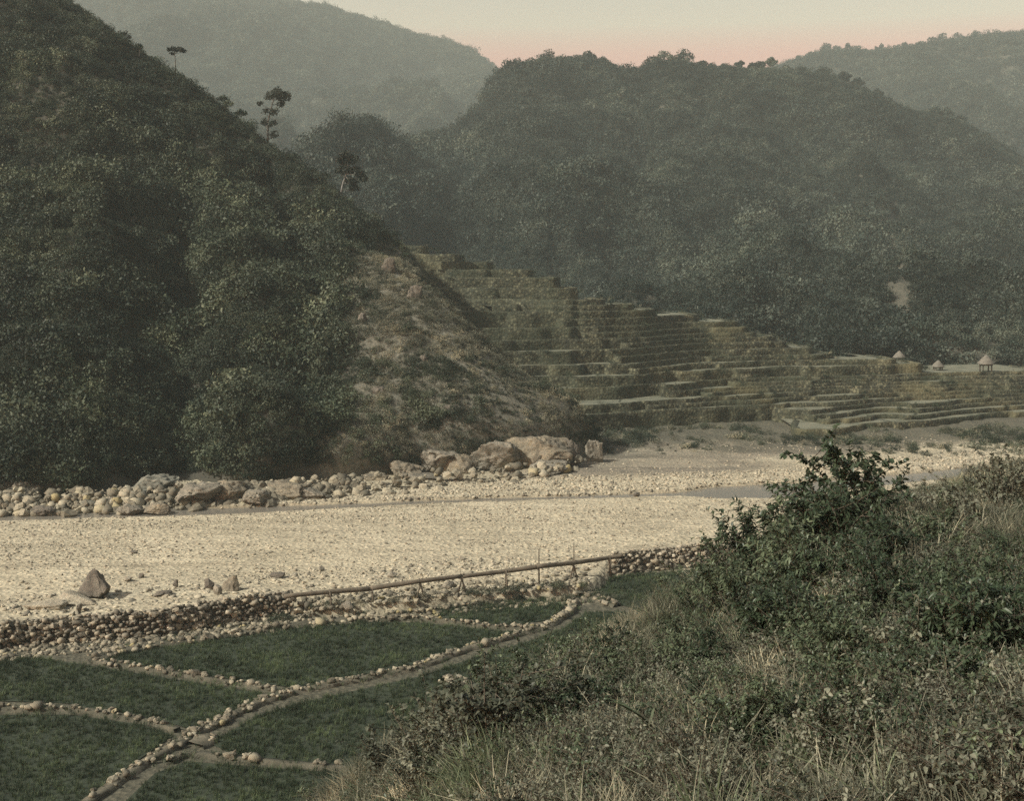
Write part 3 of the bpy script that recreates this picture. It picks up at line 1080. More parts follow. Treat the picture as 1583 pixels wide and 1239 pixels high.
for z, lo_, hi_ in ((7.4, 985, 1385), (9.0, 960, 1255), (10.75, 970, 1195), (12.4, 905, 1150), (14.6, 870, 1075), (16.8, 760, 972), (4.85, 1140, 1600), (4.0, 1100, 1690), (3.1, 1010, 1690), (2.2, 1215, 1690), (1.4, 1285, 1690)):
    below = max((l_ for l_ in LINES if l_[0] < z), key=lambda l_: l_[0])
    above = min((l_ for l_ in LINES if l_[0] > z), key=lambda l_: l_[0])
    xs = np.linspace(lo_, hi_, int((hi_ - lo_) / 5) + 2)
    f_ = (z - below[0]) / (above[0] - below[0])
    LINES.append((z, xs, np.interp(xs, below[1], below[2]) * (1 - f_) + np.interp(xs, above[1], above[2]) * f_))
LINES.sort(key=lambda l_: l_[0])
prevx = prevD = None
terrace_walls = []
END_PTS = []
NT = len(LINES)
for k, (z, xs, Ds) in enumerate(LINES):
    n = len(xs)
    # jogs where one paddy's wall stops and its neighbour's stands a little forward
    jx = np.floor(xs / 55.0 + k * 0.37 + 0.35 * np.sin(xs * 0.013 + k))
    Ds = Ds + (_hash(jx.astype(np.int64), np.full(n, k), np.zeros(n, np.int64), 5) - 0.5) * (2.6 if z < 9 else 1.6) + vnoise(np.stack([xs * 0.02, np.full(n, k * 3.3), xs * 0], 1), 4) * 1.0
    if prevx is not None:
        ins = (xs >= prevx[0] - 20) & (xs <= prevx[-1] + 60)
        Ds = np.where(ins, np.maximum(Ds, np.interp(xs, prevx, prevD) + 1.3), Ds)
    prevx, prevD = xs, Ds
    fx = (xs - W0 / 2) / FPX * Ds * 0.9955
    front = np.stack([fx, Ds], 1)
    # round the end back into the hill
    e0 = front[-1]
    tail = np.array([[e0[0] + 1.0, e0[1] + 1.5], [e0[0] + 0.8, e0[1] + 5], [e0[0] - 1.0, e0[1] + 12]])
    head = np.zeros((0, 2))
    if xs[0] > 860:
        h0 = front[0]
        head = np.array([[h0[0] + 1.0, h0[1] + 12], [h0[0] - 0.8, h0[1] + 5], [h0[0] - 1.0, h0[1] + 1.5]])
    line = np.vstack([head, front, tail])
    END_PTS.append((*tail[0], z))
    END_PTS.append((*tail[1], z))
    seg = np.linalg.norm(np.diff(line, axis=0), axis=1)
    s_ = np.concatenate([[0], np.cumsum(seg)])
    m_ = max(int(s_[-1] / 0.6), 12)
    ss = np.linspace(0, s_[-1], m_)
    L2 = np.stack([np.interp(ss, s_, line[:, 0]), np.interp(ss, s_, line[:, 1])], 1)
    tg = np.gradient(L2, axis=0)
    tg /= np.linalg.norm(tg, axis=1, keepdims=True) + 1e-9
    nr_ = np.stack([tg[:, 1], -tg[:, 0]], 1)                      # outward, towards the river
    hgt = 2.6 + 0.5 * (z > 10)
    prof = [(-0.9, 0.02), (-0.55, 0.20), (-0.15, 0.26), (0.06, 0.16), (0.12, -0.3), (0.2, -0.9), (0.3, -1.5), (0.4, -hgt), (0.6, -hgt - 1.4)]
    A = np.zeros((len(prof), m_, 3))
    for i, (o_, dz) in enumerate(prof):
        w_ = vnoise(np.stack([ss * 0.9, np.full(m_, i * 2.1 + k * 11), np.zeros(m_)], 1), 14)
        A[i, :, :2] = L2 + nr_ * (o_ + w_ * 0.16)[:, None]
        A[i, :, 2] = z + dz + 0.07 * w_ * (i < 4)
    where = 'from the riverbed' if k < 10 else 'climbing the slope above the river'
    root = empty('rice_terrace', (float(L2[m_ // 2, 0]), float(L2[m_ // 2, 1]), z),
                 'stone walled rice terrace, %s step up of the terraced fan beyond the river' % ORD[k] if k < NT - 1 else 'short topmost stone walled rice terrace where the fan meets the spur hill',
                 'terrace', 'rice terraces beyond the river')
    off = np.array(root.location)
    wm = mk_mesh('terrace_wall', A.reshape(-1, 3) - off, grid_faces(len(prof), m_)[:, ::-1].copy(), MATS['terrace_wall'])
    link('wall', wm, root)
    depth = 16.0 if z < 6 else 9.0
    B = np.zeros((7, m_, 3))
    for i in range(7):
        tt = i / 6.0
        B[i, :, 0] = np.maximum(L2[:, 0] - nr_[:, 0] * 0.7 * (1 - tt) - tt * 4, (front[0, 0] - 0.4) if xs[0] > 860 else -1e9)
        B[i, :, 1] = np.minimum(L2[:, 1] + 0.6 + tt * depth, L2[:, 1].max() + depth)
        B[i, :, 2] = z + 0.03 * vnoise(np.stack([ss * 0.3, np.full(m_, i * 1.1), np.full(m_, k * 5.0)], 1), 3)
    link('field', mk_mesh('terrace_field', B.reshape(-1, 3) - off, grid_faces(7, m_), M_field), root)
    terrace_walls.append(A)

# weeds growing out of the walls
wpnts = []
for A in terrace_walls:
    n = int(A.shape[1] * 0.28)
    i = RNG.integers(0, A.shape[1] - 1, n)
    j = RNG.choice([1, 2, 3, 4, 5, 6, 7], n, p=[.12, .14, .16, .2, .16, .12, .10])
    wpnts.append(A[j, i] + RNG.normal(size=(n, 3)) * 0.08)
ep = np.repeat(np.array(END_PTS), 5, 0)
ep = ep + RNG.normal(size=ep.shape) * np.array([0.9, 1.2, 0.3]) - np.array([0, 0, 0.5])
n0 = sum(len(w_) for w_ in wpnts)
wpnts = np.vstack(wpnts + [ep])
n = len(wpnts)
wsc = 0.2 + 0.6 * RNG.random(n) ** 2.2
wsc[n0:] = 0.3 + 0.6 * RNG.random(n - n0) ** 1.5
scatter('terrace_weeds', wpnts, rand_rot(RNG, n, 0.5), wsc, RNG.integers(0, 4, n), SCRUB[:3] + DRYS[:1],
        'small weeds sprouting from the terrace walls', 'weeds')

# scrub on the bank between terraces and gravel
n = 5000
bx = RNG.uniform(6, 75, n)
by = RNG.uniform(158, 196, n)
bp = np.stack([bx, by, np.zeros(n)], 1)
nn = fbm(bp * 0.12, 3, 121)
front_y = np.interp(bx, [0, 18, 30, 45, 60, 90], [187, 186, 190, 187, 186, 196])
p_ = smooth(-0.25, 0.3, nn) * smooth(front_y - 28, front_y - 8, by) * (by < front_y - 1)
k_ = RNG.random(n) < p_
bp = bp[k_]
iy = np.clip(np.searchsorted(gy, bp[:, 1]), 0, len(gy) - 1)
ix = np.clip(np.searchsorted(gx, bp[:, 0]), 0, len(gx) - 1)
bp[:, 2] = Z[iy, ix] - 0.05
n = len(bp)
scatter('bank_scrub', bp, rand_rot(RNG, n), 0.3 + 1.0 * RNG.random(n) ** 2.5, RNG.integers(0, 5, n), SCRUB[:3] + DRYS[:2],
        'patchy low scrub on the bank below the terraces', 'scrub')

# ================================================================== thatched huts and things beside them
def hut(px, py, D, w, label):
    b = P(px, py, D)
    root = empty('thatched_hut', b, label, 'hut', 'thatched huts beyond the terraces')
    h = w * 0.26
    roof = MB()
    ring, N = [], 14
    for lev, (rr_, zz) in enumerate([(0.70, h), (0.62, h + w * 0.09), (0.40, h + w * 0.36), (0.17, h + w * 0.62), (0.03, h + w * 0.72)]):
        for i in range(N):
            a = 2 * math.pi * i / N
            wob = 1 + 0.04 * math.sin(i * 5.1 + lev)
            # squarish hip roof
            cx, sx = math.cos(a), math.sin(a)
            sq = (abs(cx) ** 4 + abs(sx) ** 4) ** -0.25 if lev < 3 else 1
            ring.append((cx * rr_ * w * wob * (0.55 + 0.45 * sq), sx * rr_ * w * wob * (0.55 + 0.45 * sq), zz))
    f = []
    for l_ in range(4):
        for i in range(N):
            f.append((l_ * N + i, l_ * N + (i + 1) % N, (l_ + 1) * N + (i + 1) % N, (l_ + 1) * N + i))
    f.append(tuple(range(N))[::-1])
    f.append(tuple(range(4 * N, 5 * N)))
    link('roof', mk_mesh('hut_roof', ring, f, M_thatch), root)
    wall = MB()
    s = w * 0.40
    wall.add(([(-s, -s, h * 0.55), (s, -s, h * 0.55), (s, s, h * 0.55), (-s, s, h * 0.55), (-s, -s, h + 0.1), (s, -s, h + 0.1), (s, s, h + 0.1), (-s, s, h + 0.1)],
              [(0, 3, 2, 1), (4, 5, 6, 7), (0, 1, 5, 4), (1, 2, 6, 5), (2, 3, 7, 6), (3, 0, 4, 7)]))
    link('wall', wall.mesh('hut_wall', M_hutwood, False), root)
    pm = MB().add(tube([(0, 0, -0.9), (0, 0, h * 0.58)], [0.13, 0.11], 6)).mesh('hut_post', M_hutwood)
    for sx in (-1, 1):
        for sy in (-1, 1):
            link('post', pm, root, (sx * s * 0.85, sy * s * 0.85, 0))
    return root


hut(1390, 557, 236, 1.75, 'grey thatched hut at the foot of the mountain, left of the other huts')
hut(1450, 571, 229, 1.65, 'pale dome-like thatched hut between the grey hut and the frame edge')
hut(1524, 568, 226, 2.2, 'pale thatched hut at the right edge of the terraces')

# ================================================================== rocks along the far bank
def rock(name, px, base_y, w, h, mat, label, cat, seed, z=-0.3, D=None, depth=None, rot=0.0, tilt=0.0, group=None, cuts=14, rough=0.10, boxy=0.45, sub=4, sink=0.18, back=0.0, taper=0.0):
    p = G(px, base_y, z) if D is None else P(px, base_y, D)
    ww = w / FPX * p[1]
    hh = h / FPX * p[1] * (1 + sink)
    dd = depth if depth else ww * 0.8
    me = rock_mesh(name, mat, seed, (ww * 1.12, dd, hh * 1.15), sub, cuts, rough, boxy)
    if taper:
        for v_ in me.vertices:
            f_ = 1 - taper * (v_.co.z / (hh * 0.575))
            v_.co.x *= f_
            v_.co.y *= f_
    o = link(name, me, None, (p[0] * (1 + back / p[1]), p[1] + dd * 0.42 + back, p[2] + hh * 0.5 * (1 - 2 * sink)), label, cat, group)
    o.rotation_euler = (0, tilt, rot)
    return o


OUT = [  # px, base y, w, h, material, label
    (70, 775, 56, 62, M_rockpale, 'tall pale rock face at the left end of the far bank'),
    (62, 800, 44, 24, M_rockdark, 'low dark rock at the waterline below the left rock face'),
    (20, 785, 60, 50, M_rockpale, 'pale broken rock at the frame edge left of the far bank'),
    (116, 783, 30, 22, M_rockochre, 'buff block with a flat lower half beside the left rock face'),
    (118, 770, 26, 16, M_rockochre, 'small buff block resting on top of the flat block'),
    (142, 792, 34, 22, M_rockstrat, 'small grey wedge rock right of the stacked buff blocks'),
    (172, 790, 32, 26, M_rockpale, 'rough grey rock under the scrub at the water edge'),
    (222, 782, 88, 56, M_rockstrat, 'large grey outcrop with slanting layers under the dark scrub'),
    (196, 799, 36, 22, M_rockpale, 'rounded pale boulder at the foot of the slanting outcrop'),
    (236, 798, 44, 20, M_rockochre, 'stained low boulder right of the rounded pale one'),
    (290, 788, 84, 42, M_rockpale, 'wide pale outcrop beside the slanting layered one'),
    (342, 786, 60, 44, M_rockochre, 'ochre streaked blocky outcrop in the middle of the far rock bank'),
    (388, 785, 46, 40, M_rockpale, 'upright pale block split by dark cracks on the far bank'),
    (432, 780, 64, 38, M_rockochre, 'rough ochre outcrop right of the cracked upright block'),
    (482, 776, 46, 26, M_rockpale, 'low pale outcrop ending the rock bank'),
    (506, 724, 32, 34, M_rockpale, 'lone pale boulder up in the scrub above the bank'),
    (523, 757, 18, 16, M_rockpale, 'small round boulder, left one of two under the scrub'),
    (540, 756, 22, 15, M_rockpale, 'small round boulder, right one of two under the scrub'),
    (576, 757, 58, 22, M_rockochre, 'low brown ledge at the foot of the dry spur face, left of the bedrock hump'),
    (622, 750, 60, 34, M_rockochre, 'brown broken ledge just left of the pale bedrock hump'),
    (670, 741, 84, 54, M_rockpale, 'pale hump of bedrock under dark bushes in the mid bank'),
    (655, 748, 92, 13, M_rockpale, 'flat pale ledge in front of the bedrock hump'),
    (716, 742, 58, 34, M_rockochre, 'low dark bedrock between the pale hump and the buff knob'),
    (764, 738, 84, 48, M_rockpale, 'buff bedrock knob left of the tall cliff at the spur foot'),
    (836, 735, 108, 64, M_rockochre, 'tall buff cliff block at the foot of the spur'),
    (842, 741, 72, 20, M_rockpale, 'long pale slab lying in front of the tall cliff'),
    (790, 741, 34, 18, M_rockpale, 'smooth pale boulder beside the long slab'),
    (884, 728, 34, 50, M_rockdark, 'dark rock standing in for the shaded cave gap between the tall cliff and the pale pillar'),  # dark rock colour stands in for the shade inside an open gap
    (918, 722, 34, 46, M_rockpale, 'pale rock pillar past the dark cleft at the spur end'),
]
HROCK = [(598, 425, 24, 30, 'weathered crag near the top of the dry spur crest'), (640, 462, 26, 28, 'weathered crag on the spur crest just below the top one'), (560, 500, 20, 22, 'small grey crag among bushes on the left of the dry spur face'), (728, 548, 26, 24, 'grey crag low on the spur crest beside the terraces'), (585, 610, 22, 18, 'low grey crag in the lower dry spur face'), (700, 640, 26, 20, 'grey crag above the pale bedrock hump'), (686, 505, 26, 46, 'pale streaked rock face high on the spur edge above the bushes'), (792, 594, 28, 18, 'pale bare rock knob where the footpath drops off the spur'), (655, 560, 16, 14, 'tiny pale rock in the middle of the dry spur face')]
for i, (px_, by_, w_, h_, m_, lab) in enumerate(OUT):
    strat = m_ is M_rockstrat and w_ > 60
    rock('rock_outcrop', px_, by_, w_ * 1.12, h_ * (0.85 if px_ < 560 else 1.0), m_, lab, 'rock', 200 + i, z=(0.0 if px_ > 600 else -0.25), D=(G(px_, 748, 0)[1] + 3 if i == 15 else None), rot=RNG.uniform(-0.3, 0.3),
         tilt=-0.5 if strat else RNG.uniform(-0.12, 0.12), rough=0.10, cuts=15, boxy=0.5 if px_ < 560 else 0.75, sub=5, back=(2.2 if px_ > 560 and h_ > 20 else 0.0), depth=(w_ / FPX * 135 * 0.8) if w_ < 60 else 6.5)

for i, (px_, by_, w_, h_, lab) in enumerate(HROCK):
    k_ = np.argmin((hpx[:230 * 240] - px_) ** 2 + (hpy[:230 * 240] - by_) ** 2)
    p_ = HILL.reshape(-1, 3)[k_]
    rock('crag', px_, by_, w_, h_, M_rockdark, lab, 'rock', 260 + i, D=p_[1], rough=0.12, cuts=12, sub=4, sink=0.35)

# ================================================================== boulders on the near gravel
BOU = [
    (144, 929, 54, 46, M_rockdark, 'largest dark pointed boulder standing on the gravel at left'),
    (104, 940, 84, 15, M_rockwhite, 'broad pale boulder lying in front of the dark pointed boulder'),
    (62, 947, 66, 14, M_rockwhite, 'flat pale boulder at the left frame edge by the stone wall'),
    (121, 948, 14, 14, M_rockdark, 'small dark stone by the wall below the dark pointed boulder'),
    (357, 916, 30, 27, M_rockochre, 'squat brown boulder above the stone wall'),
    (324, 914, 24, 18, M_rockdark, 'grey boulder left of the squat brown one'),
    (337, 921, 15, 18, M_rockpale, 'white rounded stone between the grey and brown boulders'),
    (247, 924, 30, 10, M_rockdark, 'low dark flat rock midway between the two boulder groups'),
    (271, 909, 11, 12, M_rockdark, 'small dark upright stone behind the low flat rock'),
    (218, 895, 11, 9, M_rockdark, 'small dark stone far out on the gravel above the pointed boulder'),
    (196, 900, 16, 9, M_rockpale, 'small pale stone in the gravel heap right of the pointed boulder'),
    (427, 895, 26, 9, M_rockdark, 'low dark rock on the gravel above the wall end'),
    (497, 884, 12, 7, M_rockpale, 'bright pale cobble on the gravel above the flume start'),
    (606, 894, 16, 8, M_rockpale, 'pale flat rock on the gravel behind the second flume support'),
    (205, 857, 12, 5, M_rockdark, 'lone dark stone in the middle of the open gravel'),
    (985, 769, 12, 7, M_rockdark, 'lone dark stone beside the far thin stream'),
    (538, 943, 22, 13, M_rockpale, 'smooth pale boulder under the left end of the flume'),
    (694, 912, 24, 14, M_rockpale, 'pale wedge rock leaning under the middle of the flume'),
]
for i, (px_, by_, w_, h_, m_, lab) in enumerate(BOU):
    rock('boulder', px_, by_, w_, h_, m_, lab, 'boulder', 300 + i, z=0.0, rot=RNG.uniform(-0.5, 0.5), tilt=RNG.uniform(-0.1, 0.1), cuts=12, rough=0.08, boxy=0.2 if i else 0.05, sub=4, taper=0.42 if i in (0, 4) else 0.0)

STN = [stone_mesh('stone_shape%d' % i, M_bundstone, 400 + i) for i in range(8)]
WST = [stone_mesh('wall_stone_shape%d' % i, M_wallstone, 420 + i) for i in range(8)]
RST = [stone_mesh('river_stone_shape%d' % i, M_pebble, 440 + i, 2, 0.7) for i in range(8)]


def put_stone(meshes, p, size, parent=None, name='stone', squash=1.0, **kw):
    o = bpy.data.objects.new(name, random.choice(meshes))
    COL.objects.link(o)
    o.location = p
    o.rotation_euler = (random.uniform(-0.35, 0.35), random.uniform(-0.35, 0.35), random.uniform(0, 6.28))
    o.scale = (size * random.uniform(0.9, 1.3), size * random.uniform(0.85, 1.15), size * squash * random.uniform(0.85, 1.2))
    if parent is not None:
        o.parent = parent
    tag(o, **kw)
    return o


# loose river stones one can make out on the gravel behind the walls
for i in range(110):
    px_ = random.uniform(40, 960)
    base = np.interp(px_, [40, 240, 450, 650, 833, 960], [952, 938, 920, 905, 890, 880])
    py_ = base - abs(random.gauss(0, 16)) + 4
    if px_ > 460 and random.random() < 0.5:
        py_ = base + random.uniform(0, 26)
    p = G(px_, py_, 0.0)
    o = put_stone(RST, p + np.array([0, 0, 0.02]), random.uniform(0.28, 0.62), None, 'river_stone', 0.8, label='pale loose river stone ' + ('around the dark pointed boulder at the far left' if px_ < 230 else 'on the gravel behind the curved cobble wall' if px_ < 455 else 'under the left half of the flume' if px_ < 700 else 'under the right half of the flume'), cat='stone', group='loose river stones')

# ================================================================== gravel (uncountable)
RPRO = []
for i in range(4):
    o = bpy.data.objects.new('gravel_proto%d' % i, RST[i])
    RPRO.append(o)
RUBPRO = [bpy.data.objects.new('rubble_proto%d' % i, STN[i]) for i in range(4)]
n = 42000
gxr = RNG.uniform(-62, 60, n)
gyr = levee_y(gxr) + 1 + 5.0 * smooth(5.5, 8.5, gxr) + RNG.random(n) ** 1.25 * 60
gp = np.stack([gxr, gyr, np.zeros(n)], 1)
dd = np.abs(gyr - stream_y(gxr)) - stream_w(gxr)
farbar = (gyr > stream_y(gxr)) & (gyr < stream_y(gxr) + 11)
nn = fbm(gp * np.array([0.08, 0.25, 1]), 3, 131)
pk = np.where(farbar, 0.95, 0.25 + 0.75 * smooth(-0.2, 0.5, nn))
pk = np.where(gyr > stream_y(gxr) + 11, 0.16, pk)
k_ = (RNG.random(n) < pk) & (dd > 0.4)
gp = gp[k_]
farbar = farbar[k_]
iy = np.clip(np.searchsorted(gy, gp[:, 1]) , 0, len(gy) - 1)
ix = np.clip(np.searchsorted(gx, gp[:, 0]), 0, len(gx) - 1)
gp[:, 2] = Z[iy, ix] + 0.01
n = len(gp)
gs = 0.10 + 0.22 * RNG.random(n) ** 3
gs = np.where(farbar, gs * 1.5, gs)
nearw = gp[:, 1] - levee_y(gp[:, 0]) < 9
gs = np.where(nearw, gs * 1.35, gs)
scatter('gravel', gp, rand_rot(RNG, n, 0.3), gs, RNG.integers(0, 4, n), RPRO, 'pale river gravel and cobbles strewn over the dry riverbed', 'gravel')

n = 2200
bx_ = RNG.uniform(-62, 8, n)
by0 = np.array([G(W0 / 2 + x * FPX / 135.0, np.interp(W0 / 2 + x * FPX / 135.0, [0, 300, 500, 700, 870, 940], [796, 783, 770, 752, 742, 724]), 0.0)[1] for x in bx_])
bp = np.stack([bx_, by0 + 1.3 + RNG.normal(size=n) * 1.2, np.full(n, -0.1)], 1)
bp[:, 2] += np.clip(bp[:, 1] - by0, 0, 3) * 0.5
bp = bp[(bx_ < -16) | (RNG.random(n) < 0.25)]
n = len(bp)
scatter('bank_stones', bp, rand_rot(RNG, n, 0.5), 0.25 + 1.25 * RNG.random(n) ** 3.5, RNG.integers(0, 4, n), RUBPRO, 'broken stones heaped along the foot of the spur', 'stones')

# ================================================================== paddies
PZ = -0.70
PADDY = {
    'large': [(180, 1012), (300, 995), (450, 973), (560, 962), (640, 963), (700, 968), (770, 976), (825, 979), (760, 993), (700, 1008), (640, 1028), (540, 1048), (455, 1064), (380, 1054), (310, 1043), (220, 1029), (160, 1020)],
    'small': [(665, 952), (700, 942), (800, 930), (865, 918), (876, 935), (850, 958), (800, 967), (720, 961)],
    'left': [(-90, 1028), (60, 1018), (140, 1030), (220, 1043), (310, 1058), (380, 1068), (430, 1080), (360, 1103), (300, 1130), (275, 1122), (220, 1108), (150, 1098), (105, 1088), (50, 1086), (-90, 1082)],
    'corner': [(-120, 1106), (50, 1106), (110, 1106), (220, 1121), (268, 1138), (205, 1182), (110, 1255), (-140, 1270)],
    'long': [(325, 1150), (400, 1106), (470, 1086), (560, 1066), (650, 1046), (740, 1015), (830, 988), (872, 972), (905, 948), (960, 945), (1020, 965), (980, 1010), (900, 1080), (800, 1180), (600, 1190), (450, 1176), (360, 1168)],
    'bottom': [(240, 1196), (290, 1178), (360, 1184), (450, 1190), (620, 1205), (620, 1290), (130, 1300)],
    'right': [(908, 900), (950, 892), (1100, 879), (1220, 868), (1200, 930), (1080, 985), (975, 940), (918, 926)],
}


def inside(poly, p):
    x, y = p[:, 0], p[:, 1]
    r_ = np.zeros(len(p), bool)
    j = len(poly) - 1
    for i in range(len(poly)):
        xi, yi = poly[i]
        xj, yj = poly[j]
        c_ = ((yi > y) != (yj > y)) & (x < (xj - xi) * (y - yi) / (yj - yi + 1e-12) + xi)
        r_ ^= c_
        j = i
    return r_


rice_pts = []
for nm, poly in PADDY.items():
    w = np.array([G(x, y, PZ)[:2] for x, y in poly])
    v = [(a[0], a[1], PZ) for a in w]
    link('paddy_field', mk_mesh('paddy_field', v, [tuple(range(len(v)))], M_paddysoil, False), kind='structure')
    lo, hi = w.min(0), w.max(0)
    n = int((hi - lo).prod() * 15)
    q_ = RNG.uniform(lo, hi, (n, 2))
    q_ = q_[inside(w, q_)]
    rice_pts.append(np.column_stack([q_, np.full(len(q_), PZ)]))
rice_pts = np.vstack(rice_pts)
n = len(rice_pts)
RICE = [blade_tuft('rice_proto%d' % i, M_rice, 500 + i, 16, 0.34, 0.14, 0.009, 0.35, 2) for i in range(4)]
nn = fbm(rice_pts * np.array([0.25, 0.25, 1]), 3, 141)
scatter('rice', rice_pts, rand_rot(RNG, n, 0.12), (0.75 + 0.35 * RNG.random(n)) * (1 + 0.3 * nn), RNG.integers(0, 4, n), RICE, 'dark green young rice standing in the paddies by the river', 'rice')


def resample(pix, z, step):
    w = np.array([G(x, y, z)[:2] for x, y in pix])
    s = np.concatenate([[0], np.cumsum(np.linalg.norm(np.diff(w, axis=0), axis=1))])
    n_ = max(int(s[-1] / step), 2)
    t_ = np.linspace(0, s[-1], n_)
    c_ = np.stack([np.interp(t_, s, w[:, 0]), np.interp(t_, s, w[:, 1])], 1)
    g_ = np.gradient(c_, axis=0)
    g_ /= np.linalg.norm(g_, axis=1, keepdims=True) + 1e-9
    return c_, np.stack([g_[:, 1], -g_[:, 0]], 1)


BUND_LINES = []


def bund(pix, label, rows, width, size, path=False, hgt=0.24, fill=0.85):
    c_, n_ = resample(pix, PZ, 0.5)
    root = empty('paddy_bund', (c_[len(c_) // 2, 0], c_[len(c_) // 2, 1], PZ), label, 'bund', 'stone edged bunds between the paddies')
    off = np.array(root.location)
    prof = [(-width * 0.62, -0.08), (-width * 0.45, hgt * 0.7), (0, hgt * 0.72), (width * 0.45, hgt * 0.65), (width * 0.62, -0.08)]
    A = np.zeros((5, len(c_), 3))
    for i, (o_, dz) in enumerate(prof):
        w_ = vnoise(np.stack([np.arange(len(c_)) * 0.6, np.full(len(c_), i * 3.0), np.full(len(c_), len(pix) * 2.0)], 1), 6)
        A[i, :, :2] = c_ + n_ * (o_ + 0.12 * w_)[:, None]
        A[i, :, 2] = PZ + dz + 0.04 * w_
    link('earth_bank', mk_mesh('bund_bank', A.reshape(-1, 3) - off, grid_faces(5, len(c_)), M_path if path else M_bank), root)
    BUND_LINES.append((c_, n_, width))
    count = 0
    for r_ in rows:
        cc, nn_ = resample(pix, PZ, size * 0.92)
        for a, b in zip(cc, nn_):
            if random.random() > fill or count >= 295:
                continue
            s = size * random.uniform(0.4, 1.2)
            if random.random() < 0.10:
                s *= 1.6
            a = a + np.array([-b[1], b[0]]) * random.gauss(0, 0.16)
            clus = vnoise(np.array([[a[0] * 0.35, a[1] * 0.35, r_ * 5.0]]), 77)[0]
            if clus < -0.25 and random.random() < 0.75:
                continue
            p = np.array([*(a + b * (r_ * width + random.gauss(0, 0.13))), PZ + hgt * (0.6 if abs(r_) > 0.3 else 0.95) + s * 0.06])
            put_stone(STN, p - off, s, root)
            count += 1
    return root


bund([(110, 1262), (215, 1187), (300, 1137), (400, 1088), (455, 1072), (540, 1055), (640, 1036), (720, 1006), (800, 983), (850, 968), (885, 945), (893, 915)],
     'long main stone bund with an earth path crossing between the paddies', (-0.5, 0.0, 0.45), 0.55, 0.30, True)
bund([(145, 1025), (220, 1036), (310, 1050), (380, 1061), (440, 1074)], 'stone bund between the large paddy and the left paddy', (-0.3, 0.35), 0.4, 0.33, fill=0.85)
bund([(-60, 1098), (50, 1098), (105, 1096), (150, 1104), (220, 1115), (275, 1131)], 'pale stone bund nearest the lower left corner of the paddies', (-0.35, 0.3), 0.5, 0.36, fill=0.8)
bund([(560, 960), (640, 958), (700, 964), (770, 972), (840, 974)], 'curved stone bund around the lower side of the small bright paddy', (-0.3, 0.3), 0.4, 0.3)
bund([(600, 952), (665, 947), (735, 936), (800, 926), (868, 912)], 'stone bund along the river side of the small bright paddy', (-0.3, 0.3), 0.4, 0.3)
bund([(150, 1018), (220, 1003), (300, 991), (380, 980), (450, 969), (520, 960), (570, 956)], 'rubble edged bund along the top of the large paddy under the stone wall', (-0.5, 0.0, 0.5), 0.9, 0.42, fill=0.8)
bund([(897, 925), (893, 905), (900, 893)], 'short upright stone bund end beside the right paddy', (-0.4, 0.0, 0.4), 0.8, 0.45, hgt=0.5)
bund([(905, 897), (950, 886), (1020, 880), (1100, 873), (1160, 868)], 'pale stone bund under the right hand stone wall', (0.0, 0.35), 0.5, 0.36)
bund([(900, 918), (930, 930), (955, 938)], 'stubby stone bund on the near side of the right paddy', (-0.4, 0.0, 0.4), 0.8, 0.38)
bund([(262, 1180), (290, 1168), (360, 1175), (450, 1184), (600, 1196)], 'low stone bund at the bottom of the frame right of the path', (0.0,), 0.45, 0.34)
bund([(300, 1155), (315, 1150), (318, 1140)], 'bare earth ramp joining the main path and the bottom bund', (0.4,), 1.2, 0.3, True)

# weeds along the bunds
bw = []
for c_, n_, w_ in BUND_LINES:
    m_ = int(len(c_) * 2.2)
    i_ = RNG.integers(0, len(c_), m_)
    o_ = RNG.normal(size=m_) * w_ * 0.6
    bw.append(np.column_stack([c_[i_] + n_[i_] * o_[:, None] + RNG.normal(size=(m_, 2)) * 0.15, np.full(m_, PZ + 0.05)]))
bw = np.vstack(bw)
n = len(bw)
scatter('bund_weeds', bw, rand_rot(RNG, n, 0.2), 0.5 + 0.8 * RNG.random(n), RNG.integers(0, 4, n), RICE, 'short weeds growing along the stone bunds', 'weeds')

# heap of mossy stones beside the bushes
hp = empty('stone_heap', G(702, 1058, PZ), 'heap of mossy stones in the paddy beside the leafy bushes', 'stones')
for i in range(26):
    a, r_ = random.uniform(0, 6.28), random.random() ** 0.6 * 0.95
    put_stone(STN, (r_ * math.cos(a), r_ * math.sin(a) * 0.7, 0.12 + 0.6 * (1 - r_) * random.random()), random.uniform(0.3, 0.5), hp)


